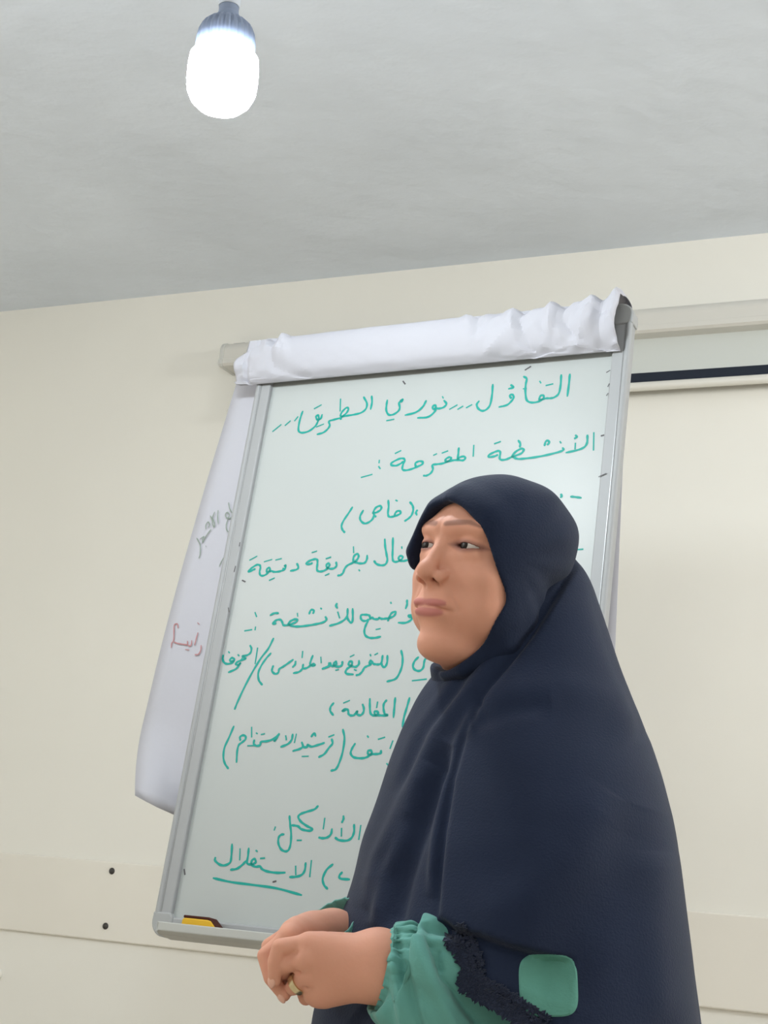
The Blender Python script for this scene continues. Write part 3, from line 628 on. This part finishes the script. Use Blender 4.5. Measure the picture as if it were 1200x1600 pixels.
def body_sdf(p):
    out = np.full(len(p), .5, f32)
    # trunk, legs
    t = ell(p, TOR + np.array([0, 0, -.16]), (.125, .105, .20))
    t = sm(t, ell(p, TOR + np.array([-.02, -.01, -.40]), (.125, .115, .20)), .06)
    t = sm(t, cap(p, SHL, SHR, .05), .06)
    t = sm(t, ell(p, TOR + np.array([0, .01, -.60]), (.135, .125, .16)), .06)
    for s in (1, -1):
        hip = TOR + LEFT * s * .09; 
        t = sm(t, chain(p, [np.array([hip[0], hip[1], .80]), np.array([hip[0], hip[1], .45]), np.array([hip[0], hip[1], .09])], [.085, .055, .038]), .04)
        ft = np.array([hip[0], hip[1], .035])
        t = sm(t, cap(p, ft - FWD * .03, ft + FWD * .14, .034, .028), .03)
    t = sm(t, cap(p, NB + np.array([0, 0, .06]), NB + np.array([.01, .01, -.1]), .06, .075), .05)
    t = sm(t, cap(p, SHL, ELL_, .040, .036), .03); t = sm(t, cap(p, SHR, ELR, .046, .038), .03)
    fa = sm(cap(p, ELL_, WL, .038, .027), cap(p, WL + np.array([0, 0, .010]), WL + np.array([0, 0, -.008]), .024), .02)
    out = sm(t, sm(fa, cap(p, ELR, WR, .038, .025), .004), .02)
    m_ = (p[:, 2] > 1.16)
    m_ &= (np.abs(p[:, 0] - HP[0]) < .2) & (np.abs(p[:, 1] - HP[1]) < .2)
    if m_.any(): out[m_] = sm(out[m_], head_sdf(to_head(p[m_])) / 1000, .03)
    m_ = (p[:, 2] < 1.12) & (p[:, 2] > .82) & (p[:, 0] < .12)
    if m_.any():
        q = p[m_]; h = np.minimum(hand_sdf(q, LH, WL, 1), hand_sdf(q, RH, WR, -1)); out[m_] = sm(out[m_], h, .012)
    return out
def stretch(a, b_, fine, lo, hi, coarse):      # coordinates: fine inside [lo, hi], coarse outside
    return np.concatenate([np.arange(a, lo, coarse), np.arange(lo, hi, fine), np.arange(hi, b_, coarse)])
zs = np.concatenate([np.arange(-.0, .90, .012), np.arange(.90, 1.05, .0016), np.arange(1.05, 1.262, .008), np.arange(1.262, 1.53, .0015)])
xs = stretch(-.12, .42, .0016, -.10, .26, .006); ys = stretch(1.36, 1.90, .0016, 1.44, 1.76, .006)
bv, bq = polygonize(body_sdf, xs, ys, zs)
M['skin'] = mat('warm_brown_skin', S(196, 138, 112), .58, .25)
def skin_nodes(m):
    nt = m.node_tree; N = nt.nodes; L = nt.links; bs = N['Principled BSDF']
    at = N.new('ShaderNodeAttribute'); at.attribute_name = 'pigment'
    sp = N.new('ShaderNodeSeparateColor'); L.new(at.outputs['Color'], sp.inputs[0])
    tc = N.new('ShaderNodeTexCoord'); n = N.new('ShaderNodeTexNoise'); n.inputs['Scale'].default_value = 22; n.inputs['Detail'].default_value = 4; L.new(tc.outputs['Object'], n.inputs['Vector'])
    mx = N.new('ShaderNodeMix'); mx.data_type = 'RGBA'; mx.inputs[6].default_value = S(204, 146, 122); mx.inputs[7].default_value = S(220, 162, 138); L.new(n.outputs['Fac'], mx.inputs[0])
    last = mx.outputs[2]
    for ch, col in ((0, S(186, 118, 110)), (1, S(74, 52, 50)), (2, S(128, 84, 78))):
        k = N.new('ShaderNodeMix'); k.data_type = 'RGBA'; L.new(sp.outputs[ch], k.inputs[0]); L.new(last, k.inputs[6]); k.inputs[7].default_value = col; last = k.outputs[2]
    L.new(last, bs.inputs['Base Color'])
    bs.inputs['Subsurface Weight'].default_value = .12; bs.inputs['Subsurface Radius'].default_value = (.012, .005, .003); bs.inputs['Subsurface Scale'].default_value = .6
    n2 = N.new('ShaderNodeTexNoise'); n2.inputs['Scale'].default_value = 260; L.new(tc.outputs['Object'], n2.inputs['Vector'])
    bp = N.new('ShaderNodeBump'); bp.inputs['Strength'].default_value = .08; bp.inputs['Distance'].default_value = .002; L.new(n2.outputs['Fac'], bp.inputs['Height']); L.new(bp.outputs[0], bs.inputs['Normal'])
skin_nodes(M['skin'])
woman = empty('person', (float(TOR[0]), float(TOR[1]), 0))
body = np_obj('body', bv, bq, M['skin']); adopt(body, woman)
hq = to_head(bv.astype(f32)); hq[:, 0] = np.abs(hq[:, 0]); X_, Y_, Z_ = hq.T
inh = (bv[:, 2] > 1.25) & (Y_ > 40)
ss = lambda a, lo, hi: np.clip((a - lo) / (hi - lo), 0, 1) ** 2 * (3 - 2 * np.clip((a - lo) / (hi - lo), 0, 1))
lip = 1 - ss(np.minimum(ell(hq, (8, 97, -47.6), (18, 9, 4.2)), ell(hq, (0, 96, -57.8), (22, 10, 5.2))), -.5, 1.6)
lip *= (X_ < 26)
cx_ = np.clip(X_, 9, 48); bz = np.interp(cx_, [9, 20, 34, 48], [40, 42, 43, 38.5]); bth = np.interp(cx_, [9, 20, 34, 48], [2.6, 3.2, 2.4, 1.0])
brow = 1 - ss(np.hypot((X_ - cx_) * .7, Z_ - bz) - bth, -1.0, 1.6)
al = almond(X_, Z_); lid = (1 - ss(al, .6, 6.5)) * .75 * (X_ > 10) * (X_ < 56)
liner = (1 - ss(al, .2, 1.4)) * (X_ > 14) * (X_ < 50)
pg = np.zeros((len(bv), 4), f32); pg[:, 3] = 1
pg[:, 0] = lip * inh; pg[:, 1] = np.maximum(brow * .55, liner * .75) * inh; pg[:, 2] = lid * inh
ca = body.data.color_attributes.new('pigment', 'FLOAT_COLOR', 'POINT')
if len(ca.data) == len(pg): ca.data.foreach_set('color', pg.ravel())
print('BODY', len(bv))
# eyes
M['eyewhite'] = mat('eye_white', S(196, 186, 180), .25, .5); M['iris'] = mat('dark_brown_iris', S(30, 21, 18), .5, .1); M['pupil'] = mat('black_pupil', S(14, 12, 12), .3, .3)
GAZE = nrm(np.array([-10, 92, 6.0]))           # in face coordinates (left, forward, up)
for sx in (1, -1):
    c = from_head((sx * EYE[0], EYE[1], EYE[2])); g = nrm(from_head(np.array([sx * EYE[0], EYE[1], EYE[2]]) + GAZE) - c)
    a = nrm(np.cross(g, (0, 0, 1.))); b2 = np.cross(g, a)
    mb = MB(); mb.lathe(c, a, b2, g, [(max(.0124 * math.sin(t), .0002), -.0124 * math.cos(t)) for t in [math.pi * k / 16 for k in range(17)]], 28); e = mb.build('eyeball', M['eyewhite'], woman, True)
    mb = MB(); mb.lathe(c, a, b2, g, [(.0060, .0107), (.0058, .0115), (.0045, .01195), (.002, .0125)], 24); o = mb.build('iris', M['iris'], None, True); o.parent = e
    mb = MB(); mb.lathe(c, a, b2, g, [(.0026, .01225), (.0024, .0126), (.001, .0128)], 18); o = mb.build('pupil', M['pupil'], None, True); o.parent = e
# ------------------------------------------------------------------ head covering
M['navy'] = mat('navy_crepe', S(23, 34, 57), .8, .2, var=.08, vscale=9, bump=.35, bscale=420, sheen=.07, dist=.002)
M['navy2'] = mat('navy_lace', S(36, 43, 62), .8, .2, bump=.5, bscale=300, sheen=.08, dist=.003)
OPEN = [(0, 66), (16, 61), (31, 51), (47, 35), (58, 8), (66, -24), (66, -46), (54, -78), (30, -103), (14, -114), (0, -118)]
OPEN = [tuple(p) for p in catmull(OPEN, 5)]
def poly_sdf(x, z, pts):                       # closed polygon, negative inside
    d = np.full(len(x), 1e9, f32); s = np.ones(len(x), f32); n = len(pts)
    for i in range(n):
        a = pts[i]; b_ = pts[i - 1]; ex, ez = b_[0] - a[0], b_[1] - a[1]; wx, wz_ = x - a[0], z - a[1]
        l = ex * ex + ez * ez
        if l < 1e-9: continue
        t = np.clip((wx * ex + wz_ * ez) / l, 0, 1); d = np.minimum(d, (wx - ex * t) ** 2 + (wz_ - ez * t) ** 2)
        c1 = z >= a[1]; c2 = z < b_[1]; c3 = ex * wz_ > ez * wx
        fl = (c1 & c2 & c3) | (~c1 & ~c2 & ~c3); s = np.where(fl, -s, s)
    return s * np.sqrt(d)
OPOLY = OPEN + [(-(a + 34 * max(0, min(1, (-4 - b_) / 24)) * min(1, a / 30)), b_) for a, b_ in OPEN[::-1][1:-1]]
def hood_sdf(p):
    q = to_head(p); r = q.copy(); r[:, 0] = np.abs(r[:, 0])
    d = ell(r, (0, -4, 40), (80, 91, 72))
    d = sm(d, ell(r, (0, 30, -8), (75, 70, 96)), 24)
    d = sm(d, ell(r, (0, 28, -60), (71, 60, 52)), 24)
    d = sm(d, ell(r, (0, 6, -110), (46, 50, 24)), 20)
    d = sm(d, cap(r, (0, -8, -70), (0, -30, -175), 62, 80), 26)
    d = sm(d, cap(r, (0, 72, 66), (40, 60, 50), 16, 14), 18)     # folded brim
    fr = np.where(q[:, 0] < 0, np.minimum(cap(q, (-24, 79, 56), (-60, 70, 12), 13, 13), cap(q, (-60, 70, 12), (-63, 58, -16), 13, 8)), 99); d = sm(d, fr, 12)
    d = sm(d, np.minimum(cap(q, (54, 30, -84), (26, 62, -115), 14, 7), cap(q, (26, 62, -115), (2, 62, -120), 7, 5)), 14)
    # soft pulls in the cloth running from the temple to the nape
    ang = np.arctan2(q[:, 2] - 10, q[:, 1] - 60); w = np.clip((40 - q[:, 1]) / 60, 0, 1)
    d = d + .9 * w * np.sin(ang * 15 + q[:, 0] * .02)
    o = poly_sdf(q[:, 0], q[:, 2], OPOLY)
    d = smx(d, -smx(o, np.where(q[:, 0] > 0, 30, 12) - q[:, 1], 6), 7)
    return d / 1000
hv, hqd = polygonize(hood_sdf, np.arange(-.02, .29, .002), np.arange(1.45, 1.82, .002), np.arange(1.20, 1.53, .002), 8, 3.5)
hood = np_obj('hood', hv, hqd, M['navy']); adopt(hood, woman); hood['label'] = 'navy hood framing the face'
# cape: lofted drape
AXS = np.array([.158, 1.672])
ROW = [846, 856, 872, 905, 970, 1032, 1095, 1150, 1200, 1270, 1330, 1390, 1450, 1500, 1600, 1720]
LFT = [858, 845, 825, 790, 738, 700, 654, 628, 608, 585, 562, 549, 530, 515, 488, 470]
RGT = [872, 888, 905, 925, 947, 967, 990, 1012, 1027, 1043, 1051, 1059, 1066, 1071, 1083, 1095]
BNR = [.005, .02, .035, .060, .098, .118, .140, .165, .188, .212, .226, .236, .245, .250, .258, .262]
BFR = [.005, .03, .05, .08, .10, .11, .13, .15, .16, .17, .18, .18, .18, .18, .19, .19]
zz = np.linspace(.72, 1.62, 2000); rows = proj(np.stack([np.full(2000, AXS[0]), np.full(2000, AXS[1]), zz], -1))[:, 1]
def z_of_row(r): return np.interp(r, rows[::-1], zz[::-1])
NZ, NT = 330, 460
rr = np.linspace(846, 1700, NZ); zr = z_of_row(rr)
def smooth_interp(r, y):                       # monotone-ish smoothing of the control polygon
    v_ = np.interp(r, ROW, y); k = np.ones(15) / 15; return np.convolve(np.pad(v_, 7, 'edge'), k, 'valid')
axp = proj(np.stack([np.full(NZ, AXS[0]), np.full(NZ, AXS[1]), zr], -1))[:, 0]
tt = (np.stack([np.full(NZ, AXS[0]), np.full(NZ, AXS[1]), zr], -1) - CAM) @ _F
lw = (smooth_interp(rr, LFT) - axp) * tt / FPX; rw = (smooth_interp(rr, RGT) - axp) * tt / FPX
xc = (lw + rw) / 2; hw = (rw - lw) / 2; bn = smooth_interp(rr, BNR); bfar = smooth_interp(rr, BFR)
th = np.linspace(0, 2 * np.pi, NT, endpoint=False); ct, st_ = np.cos(th), np.sin(th)
def sgp(v_, e): return np.sign(v_) * np.abs(v_) ** e
eR, eL = 2 / 2.35, 2 / 1.75
CV = np.zeros((NZ, NT, 3))
for i in range(NZ):
    f_ = np.clip((rr[i] - 1000) / 300, 0, 1)
    ex = np.where(ct > 0, 1 + (eR - 1) * f_, 1 + (eL - 1) * f_ * (st_ > 0))
    px_ = sgp(ct, ex); py_ = sgp(st_, ex)
    CV[i, :, 0] = AXS[0] + xc[i] + hw[i] * px_
    CV[i, :, 1] = AXS[1] - np.where(st_ > 0, bn[i], bfar[i]) * py_
    CV[i, :, 2] = zr[i]
def grid_normals(V):
    du = np.roll(V, -1, 1) - np.roll(V, 1, 1); dv = np.gradient(V, axis=0); n = np.cross(du, dv)
    n /= np.linalg.norm(n, axis=-1, keepdims=True) + 1e-12
    c = V - np.array([AXS[0], AXS[1], 0]); s = np.sign((n[..., :2] * c[..., :2]).sum(-1).mean()); return n * s
def seg_dist(px, pts):
    best = np.full(px.shape[:-1], 1e9); side = np.zeros(px.shape[:-1]); par = np.zeros(px.shape[:-1]); n = len(pts) - 1
    for i in range(n):
        a = np.array(pts[i], float); e = np.array(pts[i + 1], float) - a; w = px - a
        t = np.clip((w @ e) / (e @ e), 0, 1); d = np.hypot(*(np.moveaxis(w - t[..., None] * e, -1, 0)))
        cr = e[0] * w[..., 1] - e[1] * w[..., 0]; m_ = d < best
        best = np.where(m_, d, best); side = np.where(m_, np.sign(cr), side); par = np.where(m_, (i + t) / n, par)
    return best, side, par
FOLD = [  # (kind, path in the photograph, width px, height m)
    ('step', [(915, 862), (870, 930), (835, 985), (790, 1040), (752, 1088), (728, 1140), (706, 1215), (692, 1300), (684, 1380), (680, 1480)], 7, -.010, 90),
    ('ridge', [(745, 1095), (715, 1150), (690, 1225), (676, 1310), (668, 1400)], 9, .009),
    ('ridge', [(820, 965), (740, 1060), (680, 1140), (630, 1250), (590, 1340), (570, 1420)], 12, .010),
    ('groove', [(800, 965), (720, 1055), (655, 1145), (615, 1240)], 9, .008),
    ('ridge', [(770, 1005), (700, 1070), (645, 1150), (612, 1235)], 9, .007),
    ('groove', [(700, 1160), (660, 1260), (625, 1370), (610, 1460)], 12, .010),
    ('ridge', [(670, 1190), (640, 1270), (600, 1370), (582, 1450)], 10, .009),
    ('groove', [(640, 1270), (605, 1340), (575, 1440)], 8, .003),
    ('groove', [(735, 1130), (760, 1122), (800, 1108), (860, 1100)], 14, .005),
    ('ridge', [(752, 1102), (800, 1085), (880, 1075), (960, 1098), (1000, 1150)], 26, .006),
    ('groove', [(930, 905), (948, 985), (985, 1085), (1010, 1160)], 12, .003),
    ('ridge', [(960, 1240), (900, 1330), (830, 1400), (740, 1440)], 34, .005),
    ('groove', [(1000, 1260), (960, 1380), (900, 1460), (860, 1560)], 40, .007),
    ('step', [(684, 1432), (705, 1450), (745, 1460), (790, 1476), (850, 1492), (900, 1500)], 6, -.016, 120),
    ('ridge', [(1030, 1330), (1020, 1440), (1030, 1600)], 26, .005),
]
nv = grid_normals(CV); cpx = proj(CV.reshape(-1, 3)).reshape(NZ, NT, 2)
face = np.clip(-(nv @ _F) * 2.2 + .12, 0, 1)
disp = np.zeros((NZ, NT))
for fd in FOLD:
    d, sd, pr = seg_dist(cpx, fd[1]); endf = np.clip(np.minimum(pr, 1 - pr) / .12, 0, 1) ** .7
    if fd[0] == 'step':
        s = d * sd; h = np.clip((s / fd[2] + 1) / 2, 0, 1); h = h * h * (3 - 2 * h)
        disp += fd[3] * h * np.exp(-np.clip(s, 0, None) / fd[4]) * endf
        disp -= .003 * np.exp(-(d / fd[2]) ** 2) * endf
    else:
        disp += (1 if fd[0] == 'ridge' else -1) * fd[3] * .85 * np.exp(-(d / (fd[2] * 1.15)) ** 2) * endf
# slow undulation of the hanging cloth all around
und = .004 * np.sin(th * 9 + 1.3)[None, :] * np.clip((rr - 1150) / 400, 0, 1)[:, None] + .003 * np.sin(th * 17)[None, :] * np.clip((rr - 1300) / 300, 0, 1)[:, None] * (1 - face)
CV += nv * (disp * face + und * (1 - .75 * face))[..., None]
idx = np.arange(NZ * NT).reshape(NZ, NT); nxt = np.roll(idx, -1, 1)
cq = np.stack([idx[:-1], idx[1:], nxt[1:], nxt[:-1]], -1).reshape(-1, 4)
cq0 = cq.copy()
# the hem is lifted over the near forearm: the cloth ends there
HOLE = [(652, 1458), (664, 1450), (690, 1472), (702, 1477), (720, 1508), (718, 1535), (731, 1553), (752, 1566), (790, 1590), (830, 1612), (850, 1740), (640, 1740), (620, 1560), (628, 1500), (632, 1465)]
hp = proj(CV.reshape(-1, 3)); hol = (poly_sdf(hp[:, 0], hp[:, 1], HOLE) < 0) & (nv.reshape(-1, 3) @ _F < 0)
gone = hol[cq].any(1); rim = np.intersect1d(np.unique(cq[gone]), np.unique(cq[~gone])); cq = cq[~gone]
HB = np.concatenate([np.linspace(HOLE[i - 1], HOLE[i], 60) for i in range(len(HOLE))]); flatv = CV.reshape(-1, 3)
for r_ in rim:                                   # the cut edge follows a clean line
    k_ = HB[np.argmin(((HB - hp[r_]) ** 2).sum(1))]
    if np.hypot(*(k_ - hp[r_])) < 9: flatv[r_] = P(k_[0], k_[1], (flatv[r_] - CAM) @ _F)
fn_ = np.cross(CV.reshape(-1, 3)[cq[:, 1]] - CV.reshape(-1, 3)[cq[:, 0]], CV.reshape(-1, 3)[cq[:, 2]] - CV.reshape(-1, 3)[cq[:, 0]])
if (fn_ * nv.reshape(-1, 3)[cq[:, 0]]).sum() < 0: cq = cq[:, ::-1]
cape = np_obj('cape', CV.reshape(-1, 3), cq, M['navy']); adopt(cape, woman); cape['label'] = 'long navy cape of the head scarf'
m = cape.modifiers.new('thick', 'SOLIDIFY'); m.thickness = .0025; m.offset = -1
# long dress under the cape, down to the floor
v = []; n = 72
for z in np.linspace(.012, 1.08, 26):
    k = max(0, (1.0 - z)) / .99; sh_ = 1 - .45 * min(1, max(0, (z - .84) / .12))
    for i in range(n):
        a = 2 * math.pi * i / n; r_ = sh_ * (1 + .04 * math.sin(9 * a) * k + .02 * math.sin(15 * a + 1) * k)
        v.append((.14 + (.175 + .07 * k) * r_ * math.cos(a), 1.665 - (.17 + .07 * k) * r_ * math.sin(a), z))
q = [(i * n + k, i * n + (k + 1) % n, (i + 1) * n + (k + 1) % n, (i + 1) * n + k) for i in range(25) for k in range(n)]
o = mesh_obj('dress', v, q, M['navy'], None, True); adopt(o, woman)
# ------------------------------------------------------------------ sleeves
M['teal'] = mat('sea_green_crepe', S(96, 156, 147), .75, .25, var=.06, vscale=14, bump=.25, bscale=380, sheen=.15, dist=.002)
def loft(name, path, rad, mod, m_, n=96, per=8, sq=1.0):
    pts = catmull(path, per); rads = [float(r_[0]) for r_ in catmull([(a, 0) for a in rad], per)]; v = []; N_ = len(pts)
    a = None
    for i in range(N_):
        t = nrm(pts[min(i + 1, N_ - 1)] - pts[max(i - 1, 0)])
        a = nrm(np.array([0, 0, 1.]) - t * t[2]); c = np.cross(t, a)
        for k in range(n):
            f_ = 2 * math.pi * k / n; r_ = rads[i] * (1 + mod(i / (N_ - 1), f_))
            v.append(pts[i] + r_ * (math.cos(f_) * a + math.sin(f_) * c * sq))
    q = [(i * n + k, i * n + (k + 1) % n, (i + 1) * n + (k + 1) % n, (i + 1) * n + k) for i in range(N_ - 1) for k in range(n)]
    b = MB(); b.v = [tuple(p) for p in v]; b.f = q; o = b.build(name, m_, woman, True)
    s = o.modifiers.new('thick', 'SOLIDIFY'); s.thickness = .0015
    return o
def pleats(s, f_):
    e = math.exp(-s * 7); return e * (.045 * math.sin(17 * f_) + .03 * math.sin(29 * f_ + 1)) + .05 * math.sin(5 * f_ + 4 * s + .6) * min(1, s * 5) + .03 * math.sin(11 * f_ - 5 * s) * min(1, s * 4) * math.exp(-s * 1.5)
slv = loft('sleeve', [P(601, 1509, 1.430), P(616, 1513, 1.430), P(632, 1523, 1.430), P(662, 1533, 1.428), P(705, 1560, 1.432), P(770, 1608, 1.434), P(850, 1660, 1.43), P(920, 1705, 1.42)], [.0385, .045, .056, .064, .064, .060, .056, .050], pleats, M['teal'], n=220, per=22, sq=.85)
me = slv.data; sv = np.zeros(len(me.vertices) * 3, np.float32); me.vertices.foreach_get('co', sv); sv = sv.reshape(-1, 3).astype(float)
sn = np.zeros(len(me.vertices) * 3, np.float32); me.vertices.foreach_get('normal', sn); sn = sn.reshape(-1, 3); spx = proj(sv); sd_ = np.zeros(len(sv)); sfc = np.clip(-(sn @ _F) * 2, 0, 1)
for kd, pth, wd, am in (('step', [(662, 1440), (672, 1475), (690, 1530), (722, 1575), (750, 1610)], 5, -.012), ('r', [(640, 1440), (658, 1500), (690, 1570), (720, 1620)], 12, .006), ('g', [(618, 1462), (628, 1500), (645, 1560), (660, 1620)], 8, .006), ('r', [(612, 1500), (620, 1540), (630, 1600)], 8, .004), ('g', [(690, 1480), (688, 1495), (694, 1515)], 4, .005)):
    d, sg, pr = seg_dist(spx, pth)
    if kd == 'step': s_ = -d * sg; h = np.clip((s_ / wd + 1) / 2, 0, 1); sd_ += (am * h * np.exp(-np.clip(s_, 0, None) / 60) - .004 * np.exp(-(d / wd) ** 2)) * np.clip(pr / .15, 0, 1)
    else: sd_ += (1 if kd == 'r' else -1) * am * np.exp(-(d / wd) ** 2)
sv += sn * (sd_ * sfc)[:, None]; me.vertices.foreach_set('co', sv.astype(np.float32).ravel()); me.update()
def ruff(s, f_): return (.03 * math.sin(21 * f_) + .02 * math.sin(34 * f_ + 2)) * (.35 + abs(s - .5))
loft('cuff', [P(583, 1508, 1.430), P(588, 1508, 1.430), P(600, 1509, 1.430), P(609, 1510, 1.430)], [.0335, .0345, .0335, .0365], ruff, M['teal'], sq=.85)
loft('sleeve', [WR + (ELR - WR) * .10, WR + (ELR - WR) * .3, WR + (ELR - WR) * .6, ELR], [.041, .048, .055, .05], pleats, M['teal'])
loft('cuff', [WR - (ELR - WR) * .10, WR + (ELR - WR) * .0, WR + (ELR - WR) * .13], [.041, .042, .042], ruff, M['teal'])
# ring
M['gold'] = mat('pale_gold', S(216, 200, 160), .25, .6, .85)
a0, a1 = LH['ring'][0], LH['ring'][1]; c = a0 * .30 + a1 * .70; t = nrm(a1 - a0); a = nrm(np.cross(t, _F)); b2 = np.cross(t, a)
mb = MB(); mb.lathe(c, a, b2, t, [(.0096, -.0032), (.0108, -.0030), (.0112, 0), (.0108, .0030), (.0096, .0032)], 36); o = mb.build('finger_ring', M['gold'], woman, True); o['label'] = 'pale gold ring'
M['nail'] = mat('fingernail', S(222, 172, 152), .3, .5)
for H_, off in ((LH['index'], (-.55, -.8, .1)), (RH['index'], (-.85, -.45, -.1)), (RH['middle'], (-.9, -.3, -.1))):
    t = nrm(H_[3] - H_[2]); n_ = np.array(off); n_ = nrm(n_ - t * (n_ @ t)); s_ = np.cross(t, n_); c = H_[3] + n_ * .0048
    mb = MB(); mb.lathe(c, s_, t * 1.35, n_, [(.0046, -.0006), (.0044, .0006), (.0034, .0013), (.0012, .0017)], 18); mb.build('fingernail', M['nail'], woman, True)
# ------------------------------------------------------------------ lace along the cape's lifted hem and green patch
from mathutils.bvhtree import BVHTree
tv = CV.reshape(-1, 3)
bvh = BVHTree.FromPolygons([tuple(p) for p in tv], [tuple(f_) for f_ in cq0])
bvh2 = BVHTree.FromPolygons([tuple(p.co) for p in slv.data.vertices], [tuple(f_.vertices) for f_ in slv.data.polygons])
def surf(px, py, lift):
    d = ray(px, py); ds = []
    for b_ in (bvh, bvh2):
        h = b_.ray_cast(Vector(CAM), Vector(nrm(d)))
        if h[0] is not None: ds.append((np.array(h[0]) - CAM) @ _F)
    return P(px, py, min(ds) - lift)
random.seed(4)
hem = catmull([(697, 1470), (714, 1492), (722, 1518), (718, 1538), (736, 1558), (760, 1570), (782, 1582), (806, 1598), (840, 1618)], 6)
lace = MB()
for i, c in enumerate(hem):
    t = hem[min(i + 1, len(hem) - 1)] - hem[max(i - 1, 0)]; t = t / np.hypot(*t); e = np.array([t[1], -t[0]])      # towards the cape
    for k in range(3):
        o_ = c + e * (5 + 13 * k) + t * random.uniform(-4, 4); r_ = random.uniform(9, 15) if k == 0 else random.uniform(7, 10)
        for pet in range(5):
            an = pet * 2 * math.pi / 5 + random.uniform(0, 1); tip = o_ + r_ * np.array([math.cos(an), math.sin(an)]); l_ = o_ + r_ * .55 * np.array([math.cos(an - .62), math.sin(an - .62)]); r2 = o_ + r_ * .55 * np.array([math.cos(an + .62), math.sin(an + .62)])
            p4 = [surf(*o_, .0024), surf(*l_, .0034), surf(*tip, .0018), surf(*r2, .0034)]; bk = [p_ + _F * .002 for p_ in p4]
            lace.add(p4 + bk, [(0, 1, 2, 3), (7, 6, 5, 4), (0, 4, 5, 1), (1, 5, 6, 2), (2, 6, 7, 3), (3, 7, 4, 0)])
o = lace.build('lace_trim', M['navy2']); o.parent = cape
def rsq(u, v_):                                # rounded square with soft edge
    return (abs(u) ** 4 + abs(v_) ** 4) ** .25
M['patch'] = mat('green_patch_cloth', S(86, 142, 128), .75, .25, var=.05, vscale=30, bump=.3, bscale=400, dist=.002)
g = 26; v = []; q = []
for j in range(g + 1):
    for i in range(g + 1):
        u, w = i / g * 2 - 1, j / g * 2 - 1; mxx = max(abs(u), abs(w)); k = mxx / max(rsq(u, w), 1e-6) if mxx > 0 else 1
        u2, w2 = u * k, w * k; edge = max(abs(u), abs(w))
        v.append(surf(857 + 47 * u2 + 2 * w2, 1540 + 50 * w2, .0014 if edge < .97 else -.0006))
for j in range(g):
    for i in range(g):
        a = j * (g + 1) + i; q.append((a, a + 1, a + g + 2, a + g + 1))
b = MB(); b.v = v; b.f = q; o = b.build('cloth_patch', M['patch'], None, True); o.parent = cape; o['label'] = 'sea green rounded square patch'
tag(woman, 'woman in a navy head scarf with green sleeves, hands clasped before the whiteboard', 'person')
